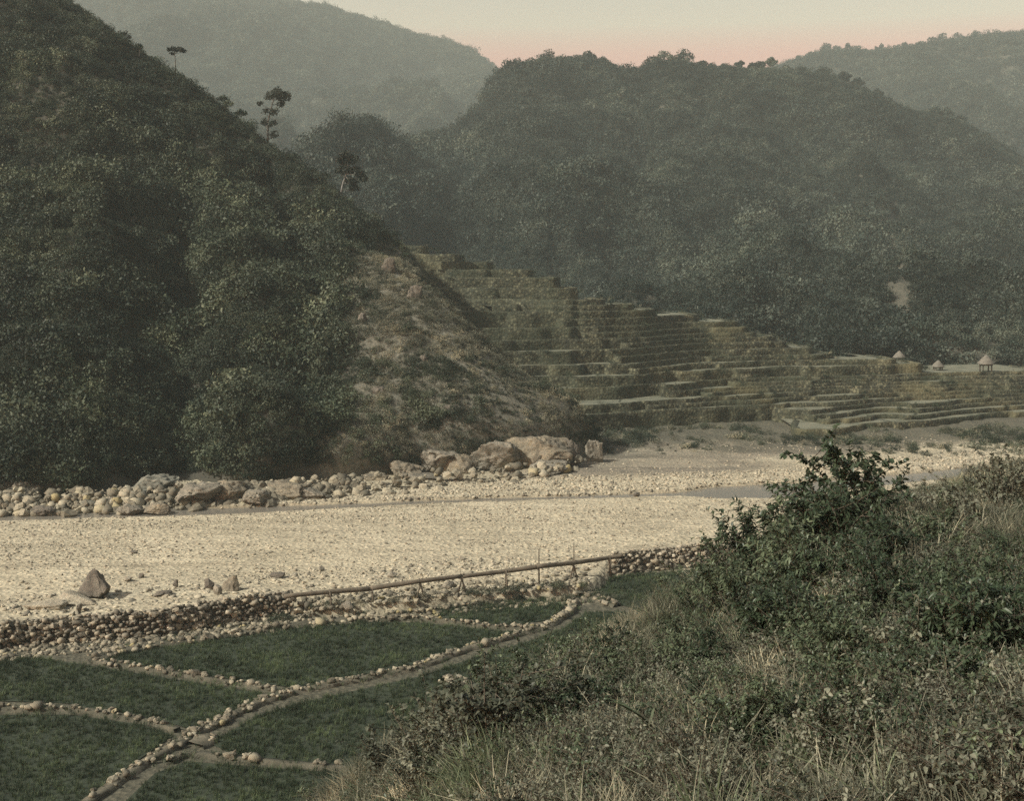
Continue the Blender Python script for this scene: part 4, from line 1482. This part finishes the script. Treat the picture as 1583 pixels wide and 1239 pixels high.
# ================================================================== dry-stone walls by the river
def stone_wall(pix, label, height, zbase, size, limit=296, lean=0.12, batter=0.35):
    c_, n_ = resample(pix, zbase, 0.4)
    mid = len(c_) // 2
    root = empty('stone_wall', (c_[mid, 0], c_[mid, 1], zbase), label, 'wall', 'dry stone walls by the river')
    off = np.array(root.location)
    prof = [(batter - 0.06, -0.3), (0.0, height - 0.12), (-0.75, height - 0.1), (-0.9, -0.3)]
    A = np.zeros((4, len(c_), 3))
    for i, (o_, dz) in enumerate(prof):
        A[i, :, :2] = c_ + n_ * (o_ - 0.06)
        A[i, :, 2] = zbase + dz
    ends = [tuple(i * len(c_) for i in range(4))[::-1], tuple(i * len(c_) + len(c_) - 1 for i in range(4))]
    f = [tuple(int(i) for i in r_) for r_ in grid_faces(4, len(c_))] + ends
    link('core', mk_mesh('wall_core', A.reshape(-1, 3) - off, f, M_slope, False), root)
    spots = []
    nc_ = int(height / (size * 0.62))
    for r_ in range(nc_ + 1):
        cc, nn_ = resample(pix, zbase, size * 0.86)
        zt = r_ / nc_
        for a, b in zip(cc, nn_):
            if r_ == nc_ and random.random() < 0.25:
                continue
            sh = random.uniform(-0.5, 0.5) * size * 0.8
            tan = np.array([-b[1], b[0]])
            p = np.array([*(a + tan * sh + b * (batter * (1 - zt) + random.gauss(0, 0.07))), zbase + height * zt * (1 + 0.12 * math.sin(a[0] * 0.9)) + random.gauss(0, 0.08)])
            spots.append((p, size * random.choice((0.6, 0.8, 0.95, 1.1, 1.3)) * random.uniform(0.85, 1.15) * (1.35 if random.random() < 0.12 else 1), zt))
        if r_ == nc_:
            for a, b in zip(cc, nn_):
                spots.append((np.array([*(a - b * random.uniform(0.25, 0.7)), zbase + height + random.gauss(0, 0.05)]), size * random.uniform(0.7, 1.2), 1.0))
    # the largest and best seen stones are parts, the rest one mass
    spots.sort(key=lambda s: -s[1])
    for p, s, _ in spots[:limit]:
        put_stone(WST, p - off, s, root)
    rest = spots[limit:]
    if rest:
        V, F = [], []
        for p, s, _ in rest:
            me = random.choice(WST)
            vv = np.array([v.co[:] for v in me.vertices])
            R_ = np.array(Matrix.Rotation(random.uniform(0, 6.28), 3, 'Z') @ Matrix.Rotation(random.uniform(-0.4, 0.4), 3, 'X'))
            o_ = len(V)
            V += [tuple(x) for x in (vv * s) @ R_.T + p - off]
            F += [tuple(i + o_ for i in q_.vertices) for q_ in me.polygons]
        o = link('small_stones', mk_mesh('wall_small_stones', V, F, M_wallstone), root, kind='stuff')
    return root


stone_wall([(-90, 1016), (-20, 1006), (48, 997), (140, 990), (240, 982), (340, 965), (400, 956), (452, 950)], 'long curved dry stone wall of rounded cobbles left of the flume', 1.55, -0.7, 0.34)
stone_wall([(948, 888), (1000, 881), (1060, 875), (1110, 870), (1170, 863)], 'short dark dry stone wall at the right end of the flume', 1.5, -0.7, 0.32)
#stone_wall([(455, 962), (510, 953), (570, 946), (640, 938), (700, 930)], 'low tumbled stone revetment below the flume', 0.35, -0.7, 0.36, batter=0.6)

# low weeds and rubble on the little slope under the flume
n = 700
rx = RNG.uniform(-17, 9, n)
ry = levee_y(rx) + RNG.uniform(-5.2, -2.2, n)
bp = np.stack([rx, ry, np.zeros(n)], 1)
iy = np.clip(np.searchsorted(gy, ry), 0, len(gy) - 1)
ix = np.clip(np.searchsorted(gx, rx), 0, len(gx) - 1)
bp[:, 2] = Z[iy, ix]
nn = fbm(bp * 0.5, 2, 151)
k_ = (nn > 0.0) | (RNG.random(n) < 0.2)
n = k_.sum()
scatter('bank_weeds', bp[k_], rand_rot(RNG, n), 0.15 + 0.6 * RNG.random(n) ** 3, RNG.integers(0, 4, n), SCRUB[:2] + DRYS[:2], 'low weeds on the stony bank under the flume', 'weeds')
n = 3600
rx = RNG.uniform(-60, 6, n)
ry = levee_y(rx) + np.where(rx > -15.5, RNG.uniform(-5.2, 0.5, n), RNG.uniform(-5.6, -1.4, n))
bp = np.stack([rx, ry, np.zeros(n)], 1)
iy = np.clip(np.searchsorted(gy, ry), 0, len(gy) - 1)
ix = np.clip(np.searchsorted(gx, rx), 0, len(gx) - 1)
bp[:, 2] = Z[iy, ix] + 0.03
scatter('rubble', bp, rand_rot(RNG, n, 0.3), 0.14 + 0.42 * RNG.random(n) ** 2.5, RNG.integers(0, 4, n), RUBPRO, 'stony rubble at the foot of the wall and flume', 'rubble')

# ================================================================== bamboo flume on trestles
def flume():
    sup = [  # px, top y (pipe), ground y
        (510, 921, 940), (575, 915, 932), (650, 905, 928), (714, 897, 920), (782, 888, 912), (833, 882, 908), (887, 876, 897), (942, 868, 886)]
    root = empty('bamboo_flume', G(650, 930, -0.1), 'long bamboo water flume carried on crossed wooden trestles along the riverbank', 'flume')
    off = np.array(root.location)
    line = [(445, 927, None)] + [(a, b, c) for a, b, c in sup] + [(962, 865, None)]
    P3 = []
    for a, b, c in line:
        gyy = c if c else b + 20
        D_ = G(a, gyy, -0.05)[1]
        P3.append(P(a, b - 5, D_))
    P3 = np.array(P3)
    # separate lengths of split trunk, end to end
    cutsi = [(0, 2), (2, 4), (4, 6), (6, 9)]
    for i, (a, b) in enumerate(cutsi):
        pts_ = []
        for j in range(a, b + 1):
            pts_.append(P3[j] + np.array([0, 0, 0.03 * math.sin(j * 2.3)]))
        pts_ = catmull(np.array(pts_), 10)
        d = pts_[-1] - pts_[0]
        d /= np.linalg.norm(d)
        pts_[0] -= d * 0.25
        r0, r1 = (0.19, 0.155) if i % 2 else (0.155, 0.195)
        rr_ = np.linspace(r0, r1, 10) * (1 + 0.06 * np.sin(np.arange(10) * 2.7))
        link('pipe', MB().add(tube(pts_ - off + np.array([0, 0, 0.03 * (i % 2)]), rr_, 9)).mesh('flume_pipe', M_bamboo), root)
    for i, (a, b, c) in enumerate(sup):
        top = P3[i + 1]
        gz = -0.35
        hgt_up = 0.15
        if a in (833, 887):
            hgt_up = 1.35
        base = np.array([top[0], top[1], gz])
        if i in (2, 3, 6):      # crossed pair
            for s in (-1, 1):
                link('post', MB().add(tube([base + (s * 0.38, s * 0.15, 0) - off, top + (-s * 0.10, 0, 0.25) - off], [0.075, 0.06], 6)).mesh('trestle_post', M_bamboo), root)
            if i == 6:
                link('post', MB().add(tube([base + (0.02, 0.25, 0) - off, top + (0.0, 0.14, hgt_up) - off], [0.06, 0.045], 6)).mesh('trestle_post', M_bamboo), root)
        else:
            link('post', MB().add(tube([base + (0.03, 0.17, 0) - off, top + (0.0, 0.15, hgt_up) - off], [0.08, 0.05 if hgt_up > 1 else 0.065], 6)).mesh('trestle_post', M_bamboo), root)
            if i != 5:
                link('post', MB().add(tube([base + (0.15, -0.2, 0) - off, top + (0.02, -0.14, 0.1) - off], [0.075, 0.06], 6)).mesh('trestle_post', M_bamboo), root)
        link('crosspiece', MB().add(tube([top + (-0.12, -0.32, -0.15) - off, top + (0.10, 0.32, -0.13) - off], [0.04, 0.04], 6)).mesh('trestle_crosspiece', M_bamboo), root)


flume()


# ================================================================== trees
def tree(name, label, base_px, D, trunk, clumps, leaf, cat='tree', group=None, bark=M_bark, r0=0.22, n=900, seed=1, mat=M_tree, sinkm=0.6):
    """trunk: pixel polyline from the foot up; clumps: (px, py, radius px, depth offset px)"""
    rng = np.random.default_rng(seed)
    k = D / FPX
    b = P(*base_px, D)
    root = empty(name, b, label, cat, group)
    T = [P(x, y, D) - b for x, y in trunk]
    T[0] = T[0] - np.array([0, 0, sinkm])
    T = catmull(np.array(T), 12)
    m = MB().add(tube(T, np.linspace(r0, r0 * 0.35, 12), 7))
    for (x, y, r, dz) in clumps:
        c = P(x, y, D) - b + np.array([0, dz * k, 0])
        j = int(np.argmin(np.linalg.norm(T - c + np.array([0, 0, r * k * 0.8]), axis=1)))
        j = min(j, 10)
        mid_ = (T[j] + c) / 2 + np.array([0, 0, -0.15 * r * k])
        m.add(tube([T[j], mid_, c], [r0 * 0.4, r0 * 0.25, r0 * 0.1], 5))
    link('trunk', m.mesh(name + '_trunk', bark), root)
    C, R = [], []
    for (x, y, r, dz) in clumps:
        c = P(x, y, D) - b + np.array([0, dz * k, 0])
        for _ in range(6):
            d = rng.normal(size=3)
            d /= np.linalg.norm(d)
            C.append(c + d * r * k * 0.55 * np.array([1, 1, 0.6]))
            R.append(r * k * (0.42 + 0.28 * rng.random()))
    V, F = leaf_cloud(rng, C, R, n, leaf, 0.8, 0.5)
    link('crown', mk_mesh(name + '_crown', V, F, mat, False), root)
    return root


tree('pine_tree', 'tall slender tree with tiered dark clumps on the spur ridge', (414, 217), 236, [(414, 217), (414, 200), (416, 180), (421, 160), (427, 142)],
     [(427, 143, 13, 0), (417, 148, 9, 3), (440, 150, 10, -2), (431, 158, 9, 5), (404, 160, 6, -3), (412, 173, 9, 4), (424, 172, 9, -3), (408, 188, 8, 2), (421, 190, 9, -4), (424, 207, 8, 4), (443, 146, 6, 2), (434, 145, 10, 6)], 0.2, n=2300, seed=3)
tree('umbrella_tree', 'small flat topped tree alone on the upper spur ridge', (271, 104), 243, [(271, 104), (271, 94), (270, 84), (270, 77)],
     [(263, 76, 6, 0), (270, 74, 7, 3), (279, 77, 6, -2), (285, 79, 4, 2), (266, 82, 4, 3)], 0.17, n=900, seed=5, r0=0.11)
tree('broadleaf_tree', 'dark rounded tree with a pale leaning trunk on the spur shoulder', (527, 294), 229, [(527, 294), (530, 284), (534, 272), (538, 255), (540, 240)],
     [(536, 240, 13, 0), (527, 247, 9, 3), (543, 248, 12, -3), (531, 262, 10, 2), (547, 262, 10, 3), (557, 268, 9, -2), (548, 280, 11, 2), (562, 276, 7, 0), (537, 276, 7, 4), (523, 264, 6, 0), (548, 292, 9, 4)], 0.22, n=3600, seed=7, bark=M_palebark, r0=0.18)
tree('ridge_tree', 'bushy tree at the very top of the spur where it leaves the frame', (192, 66), 247, [(192, 66), (192, 58), (193, 50)], [(190, 50, 8, 0), (199, 55, 6, 2), (183, 56, 7, -2)], 0.17, n=450, seed=8, r0=0.12)
for i, (x, y, r) in enumerate([(345, 150, 10), (372, 172, 9), (352, 158, 8), (215, 70, 7), (455, 240, 8), (500, 270, 9), (612, 360, 7)]):
    tree('ridge_bush', 'dark bushy shrub breaking the skyline of the spur ridge', (x, y + 12), 240 - i * 1.5, [(x, y + 12), (x + 1, y + 4), (x, y - 2)], [(x, y, r * 0.7, 0), (x - r * 0.6, y + 3, r * 0.6, 2), (x + r * 0.6, y + 3, r * 0.6, -2)], 0.17, 'bush',
         'bushes on the spur ridge', n=330, seed=20 + i, r0=0.08, mat=M_scrub)

# trees one can tell apart on the skyline of the middle mountain
SKY = [(845, 84, 12, 24), (832, 93, 8, 12), (865, 90, 8, 12), (806, 100, 8, 14), (790, 108, 7, 10), (910, 84, 9, 14), (898, 90, 8, 12), (930, 92, 8, 12), (943, 99, 7, 12), (1010, 92, 11, 15), (1028, 86, 11, 16), (1057, 84, 12, 19), (1042, 90, 8, 12),
       (1084, 96, 8, 12), (1100, 100, 6, 8), (1120, 100, 6, 9), (1143, 94, 5, 14), (1165, 98, 6, 12), (1176, 96, 6, 12), (1192, 92, 7, 16), (1215, 104, 7, 8), (1240, 106, 7, 8), (1273, 106, 9, 10), (1305, 114, 8, 10), (1355, 142, 8, 10), (1445, 170, 9, 11), (1462, 172, 9, 11), (1484, 180, 6, 9), (880, 90, 8, 10), (980, 106, 7, 9), (1325, 124, 8, 9), (820, 97, 8, 10)]
NAMED = {0: 'tallest round crowned tree on the skyline of the middle mountain', 11: 'broad mushroom shaped tree on the skyline right of the saddle', 16: 'thin spiky tree standing up from the middle mountain skyline', 19: 'dark upright tree at the right end of the pink sky'}
for i, (x, y, r, h) in enumerate(SKY):
    r, y = r * 1.25, y + 3
    D_ = 738
    by_ = y + h * 0.7
    tree('skyline_tree', NAMED.get(i, 'small forest tree on the ' + ('left dome' if x < 960 else 'central dome' if x < 1105 else 'right shoulder') + ' of the middle mountain skyline'), (x, by_), D_, [(x, by_ + 3), (x + random.uniform(-1, 1), y + 2), (x, y - r * 0.5)],
         [(x, y - r * 0.2, r * 0.75, 0), (x - r * 0.55, y + 1, r * 0.6, r * 0.3), (x + r * 0.55, y + 1, r * 0.6, -r * 0.3), (x, y + r * 0.6, r * 0.7, 0)], 0.5, 'tree', 'trees on the middle mountain skyline', n=900, seed=50 + i, r0=0.3, mat=M_forest if i % 3 else M_tree, sinkm=3.0)
for i, (x, y, r) in enumerate([(1278, 73, 11), (1294, 76, 8), (1312, 72, 7), (1324, 77, 9), (1356, 76, 6), (1364, 73, 7), (1386, 76, 9), (1400, 71, 8), (1424, 71, 10), (1441, 64, 9), (1455, 60, 12), (1252, 87, 9), (1218, 97, 6), (1480, 58, 13), (1508, 55, 10), (1538, 53, 14), (1338, 79, 5), (1236, 91, 7)]):
    tree('ridge_top_tree', 'hazy tree silhouetted along the top of the distant right ridge', (x, y + 10), 1602, [(x, y + 14), (x, y + 4), (x, y - 2)], [(x, y - r * 0.3, r * 0.7, 0), (x - r * 0.5, y + 2, r * 0.5, 2), (x + r * 0.5, y + 2, r * 0.5, -2)], 1.15, 'tree',
         'trees on the distant ridge', n=340, seed=120 + i, r0=0.4, mat=M_forest, sinkm=5.0)

# ================================================================== foreground plants
NB = 104
spx, spy = proj(SLOPE[8:NB].reshape(-1, 3))
SFLAT = SLOPE[8:NB].reshape(-1, 3)


def on_slope(px, py):
    d = (spx - px) ** 2 + (spy - py) ** 2
    d = np.where(SFLAT[:, 1] > 3, d, 1e9)
    return SFLAT[int(np.argmin(d))].copy()


def shrub_parts(key, seed, h, spread, nst, per, ll, lw, mat, droop=0.3, twig=0.012, lower=0.25):
    rng = np.random.default_rng(seed)
    st = MB()
    V, F = [], []
    for i in range(nst):
        az = rng.random() * 6.283
        out_ = spread * (0.25 + 0.75 * rng.random())
        top = np.array([math.cos(az) * out_, math.sin(az) * out_, h * (0.55 + 0.5 * rng.random()) * (1 - 0.3 * out_ / spread)])
        mid_ = top * np.array([0.35, 0.35, 0.55]) + rng.normal(size=3) * 0.06
        c_ = catmull(np.array([np.array([math.cos(az), math.sin(az), 0]) * 0.05 - np.array([0, 0, 0.1]), mid_, top]), 7)
        st.add(tube(c_, np.linspace(twig, twig * 0.3, 7), 4, False))
        tips = [c_]
        for b_ in range(3):
            k0 = rng.integers(2, 6)
            e_ = c_[k0] + rng.normal(size=3) * np.array([0.22, 0.22, 0.12]) * h + np.array([0, 0, 0.12 * h])
            bb = catmull(np.array([c_[k0], (c_[k0] + e_) / 2 + rng.normal(size=3) * 0.02, e_]), 5)
            st.add(tube(bb, np.linspace(twig * 0.5, twig * 0.2, 5), 3, False))
            tips.append(bb)
        for tp in tips:
            cnt = per if tp is c_ else per // 2
            for l_ in range(cnt):
                t_ = lower + (1 - lower) * rng.random() ** 0.7 if tp is c_ else rng.random() ** 0.6
                f_ = t_ * (len(tp) - 1)
                i0 = min(int(f_), len(tp) - 2)
                p = tp[i0] + (tp[i0 + 1] - tp[i0]) * (f_ - i0)
                ax = tp[i0 + 1] - tp[i0]
                ax /= np.linalg.norm(ax) + 1e-9
                d = rng.normal(size=3)
                d -= ax * (d @ ax)
                d /= np.linalg.norm(d) + 1e-9
                d = d * 0.85 + ax * 0.45 + np.array([0, 0, 0.15])
                d /= np.linalg.norm(d)
                s = np.cross(d, np.array([0, 0, 1.0]) + rng.normal(size=3) * 0.35)
                s /= np.linalg.norm(s) + 1e-9
                up = np.cross(s, d)
                L = ll * (0.6 + 0.6 * rng.random())
                W_ = lw * (0.7 + 0.5 * rng.random())
                o_ = len(V)
                m1 = p + d * L * 0.35 + up * 0.04 * L
                m2 = p + d * L * 0.7 - np.array([0, 0, droop * L * 0.25])
                tip = p + d * L - np.array([0, 0, droop * L * 0.6])
                V += [p, m1 + s * W_ + up * W_ * 0.35, m1, m1 - s * W_ + up * W_ * 0.35, m2 + s * W_ * 0.75 + up * W_ * 0.25, m2, m2 - s * W_ * 0.75 + up * W_ * 0.25, tip]
                F += [(o_, o_ + 2, o_ + 1), (o_, o_ + 3, o_ + 2), (o_ + 1, o_ + 2, o_ + 5, o_ + 4), (o_ + 2, o_ + 3, o_ + 6, o_ + 5), (o_ + 4, o_ + 5, o_ + 7), (o_ + 5, o_ + 6, o_ + 7)]
    return st.mesh(key + '_stems', M_twig), mk_mesh(key + '_leaves', np.array(V), F, mat, True)


SH = {
    'lance': [shrub_parts('lance_shrub%d' % i, 600 + i, 1.5, 0.75, 18, 44, 0.125, 0.018, M_shrub, 0.4, 0.014) for i in range(3)],
    'small': [shrub_parts('small_shrub%d' % i, 610 + i, 0.95, 0.55, 18, 40, 0.055, 0.013, M_shrub, 0.2, 0.008) for i in range(2)],
    'broad': [shrub_parts('broad_shrub%d' % i, 620 + i, 1.2, 0.7, 16, 42, 0.075, 0.026, M_shrub, 0.35, 0.012) for i in range(2)],
    'dull': [shrub_parts('dull_shrub%d' % i, 630 + i, 0.8, 0.55, 16, 34, 0.06, 0.016, M_shrub2, 0.3, 0.008) for i in range(3)],
}


def shrub(kind, px, py, scale, label, group=None, i=[0]):
    i[0] += 1
    p = on_slope(px, py)
    root = empty('shrub', p, label, 'shrub', group)
    root.rotation_euler = (0, 0, random.uniform(0, 6.28))
    root.scale = (scale * random.uniform(0.9, 1.1), scale * random.uniform(0.9, 1.1), scale)
    a, b = SH[kind][i[0] % len(SH[kind])]
    link('stems', a, root)
    link('foliage', b, root)
    return root


shrub('lance', 1165, 905, 0.95, 'dark long leaved bush jutting furthest over the pale gravel')
shrub('lance', 1230, 900, 1.05, 'dark long leaved bush just right of the one jutting over the gravel')
shrub('broad', 1315, 825, 1.6, 'tall broad leaved bush whose crown tops the slope skyline')
shrub('broad', 1265, 850, 1.1, 'broad leaved bush leaning left of the tallest bush')
shrub('lance', 1300, 890, 1.1, 'long leaved bush below the tallest bush')
shrub('lance', 1215, 935, 0.85, 'long leaved dark bush low in front of the gravel edge bushes')
shrub('small', 1120, 930, 1.25, 'small leaved bush hiding the end of the dark stone wall')
shrub('small', 1065, 960, 1.0, 'small leaved bush left of the one hiding the stone wall end')
shrub('broad', 1450, 860, 0.75, 'green broad leaved bush near the right frame edge on the slope skyline')
shrub('lance', 1420, 960, 0.55, 'long leaved bush in the middle right of the grassy slope')
shrub('lance', 1500, 950, 0.6, 'long leaved bush close to the right frame edge')
shrub('dull', 1480, 820, 1.2, 'grey green twiggy bush on the slope skyline at the right')
shrub('dull', 1560, 800, 1.5, 'dry twiggy bush at the right frame edge')
shrub('small', 850, 1095, 0.95, 'dark small leaved bush standing above the long paddy')
shrub('small', 900, 1065, 0.9, 'dark small leaved bush right of the one above the long paddy')
shrub('lance', 775, 1120, 0.8, 'upright leafy sapling reaching over the bund')
shrub('small', 950, 1040, 0.75, 'small leaved bush where the slope edge meets the right paddy')
shrub('dull', 760, 1165, 1.3, 'brownish twiggy bush at the lower left tip of the slope')
shrub('dull', 690, 1190, 1.1, 'low brownish bush furthest left on the slope edge')
shrub('dull', 600, 1225, 1.1, 'sparse brownish bush at the bottom edge of the long paddy')
shrub('broad', 1480, 1120, 0.5, 'bright leafed low bush in the lower right corner')
shrub('small', 1090, 1110, 0.6, 'small green bush in the middle of the dry grass')
shrub('lance', 1390, 1120, 0.42, 'low long leaved plant in the grass at the lower right')
shrub('broad', 1540, 1020, 0.6, 'low broad leaved bush at the right frame edge below the twiggy one')
for i, (x, y) in enumerate([(820, 1190), (880, 1180), (960, 1160), (1020, 1190), (1150, 1180), (1250, 1150), (1320, 1190), (1180, 1040), (1290, 1010), (1020, 1050), (1380, 1010), (1560, 1180), (1100, 1020), (1450, 1190), (940, 1110), (1230, 1080)]):
    shrub('dull', x, y, random.uniform(0.38, 0.6), 'small dull brown green weed bush growing among the dry slope grass', 'weed bushes in the slope grass')

tang = random.Random(5)
for i in range(84):
    x, y = tang.uniform(1040, 1575), tang.uniform(850, 1180)
    if y < 960 - (x - 1040) * 0.25:
        y += 130
    kind = tang.choice(('dull', 'small', 'small', 'lance', 'broad', 'lance'))
    s_ = tang.uniform(0.55, 1.15) * (0.55 if y > 1080 else 0.9)
    shrub(kind, x, y, s_ * (0.75 if kind in ('lance', 'broad') else 1.0), {'dull': 'brownish green twiggy bush', 'small': 'small leaved dark bush', 'lance': 'long leaved green bush', 'broad': 'broad leaved green bush'}[kind] + (' tangled in the upper part of the near slope' if y < 980 else ' tangled in the middle of the near slope' if y < 1080 else ' tangled in the bottom of the near slope'), 'tangled bushes on the near slope')
for i in range(16):
    x = tang.uniform(640, 1000)
    y = np.interp(x, [640, 1000], [1195, 1045]) + tang.uniform(-5, 60)
    shrub(tang.choice(('dull', 'small', 'dull')), x, y, tang.uniform(0.5, 0.85), 'low leafy bush along the slope edge above the long paddy', 'bushes on the slope edge')

# long pale reed stems standing clear of the grass
def reed(foot, top, label, w=0.011):
    p = on_slope(*foot)
    b = P(*top, p[1] - 0.3)
    root = empty('reed_stem', p, label, 'reed', 'long reed stems on the slope')
    c_ = catmull(np.array([np.zeros(3) - [0, 0, 0.05], (b - p) * 0.5 + np.array([0.03, 0, 0.05]), b - p]), 9)
    link('stem', MB().add(tube(c_, np.linspace(w, w * 0.35, 9), 4)).mesh('reed_stem', M_grass_green), root)
    lv, lf = [], []
    for j in range(6):
        k_ = 2 + j
        d = np.array([random.uniform(-1, 1), random.uniform(-0.6, 0.6), 0.5])
        d /= np.linalg.norm(d)
        s = np.cross(d, [0, 0, 1.0])
        s /= np.linalg.norm(s)
        o_ = len(lv)
        a = c_[min(k_, 8)]
        L = random.uniform(0.25, 0.5)
        for t_ in (0, 0.4, 0.75, 1.0):
            q_ = a + d * L * t_ - np.array([0, 0, 0.5 * L * t_ * t_])
            ww = 0.012 * (1 - t_) + 0.001
            lv += [q_ - s * ww, q_ + s * ww]
        for t_ in range(3):
            lf.append((o_ + 2 * t_, o_ + 2 * t_ + 1, o_ + 2 * t_ + 3, o_ + 2 * t_ + 2))
    link('blade', mk_mesh('reed_blade', lv, lf, M_grass_green), root)


reed((1292, 915), (1236, 792), 'pale straight reed stem slanting across the dark bushes')
reed((1485, 850), (1448, 755), 'pale reed stem near the slope skyline at the right')
reed((1040, 1175), (950, 1085), 'long reed stem leaning left out of the dry grass')
reed((700, 1185), (625, 1100), 'bent reed stem hanging over the long paddy')
reed((1300, 1000), (1235, 925), 'pale reed stem low in the middle of the slope')

# slope grass (uncountable)
GDRY = [blade_tuft('dry_grass_proto%d' % i, M_grass_dry, 700 + i, 34, 0.42, 0.2, 0.0045, 0.9, 3) for i in range(4)]
GGRN = [blade_tuft('green_grass_proto%d' % i, M_grass_green, 710 + i, 26, 0.45, 0.2, 0.006, 0.9, 3) for i in range(3)]
GLONG = [blade_tuft('long_grass_proto%d' % i, M_grass_dry, 720 + i, 40, 0.95, 0.16, 0.005, 0.75, 4) for i in range(2)]
UND = []
for i in range(4):
    a_, b_ = shrub_parts('herb%d' % i, 740 + i, 0.42, 0.26, 9, 18, 0.030, 0.0065, M_shrub2 if i < 3 else M_shrub, 0.3, 0.0035, 0.1)
    va = np.array([v.co[:] for v in a_.vertices])
    vb = np.array([v.co[:] for v in b_.vertices])
    fa = [tuple(p.vertices) for p in a_.polygons]
    fb = [tuple(x + len(va) for x in p.vertices) for p in b_.polygons]
    hm_ = mk_mesh('herb_mesh%d' % i, np.vstack([va, vb]), fa + fb, M_twig)
    hm_.materials.append(b_.materials[0])
    hm_.polygons.foreach_set('material_index', np.array([0] * len(fa) + [1] * len(fb), np.int32))
    UND.append(bpy.data.objects.new('undergrowth_proto%d' % i, hm_))
S2 = SLOPE[10:118]
pts, r, c = sample_grid(S2, 34000, RNG)
sx_, sy_ = proj(pts)
vis = (pts[:, 1] > 4) & (sx_ > 350) & (sx_ < 1750) & (sy_ < 1420)
pts = pts[vis]
n1 = fbm(pts * 0.7, 3, 161)
n2 = fbm(pts * 0.5 + 40, 3, 165)
u = RNG.random(len(pts))
green = u < smooth(0.0, 0.35, n1) * 0.7
und = (~green) & (RNG.random(len(pts)) < 0.06 + 0.4 * smooth(0.05, 0.4, n2))
lng = (~green) & (~und) & (RNG.random(len(pts)) < 0.22 * smooth(0.0, 0.3, fbm(pts * 0.35, 2, 169)) * smooth(8, 14, pts[:, 1]))
dryg = ~(green | und | lng)


def sg(name, k_, protos, s0, s1, label, cat, tilt=0.3):
    n_ = int(k_.sum())
    scatter(name, pts[k_], rand_rot(RNG, n_, tilt), s0 + (s1 - s0) * RNG.random(n_), RNG.integers(0, len(protos), n_), protos, label, cat)


sg('dry_grass', dryg, GDRY, 0.4, 0.95, 'brown dry grass covering the near slope', 'grass')
sg('green_grass', green, GGRN, 0.4, 0.9, 'patches of green grass on the near slope', 'grass')
sg('long_grass', lng, GLONG, 0.45, 0.85, 'long bent tussock grass on the near slope', 'grass')
sg('undergrowth', und, UND, 0.6, 1.4, 'small leafy undergrowth among the slope grass', 'undergrowth')
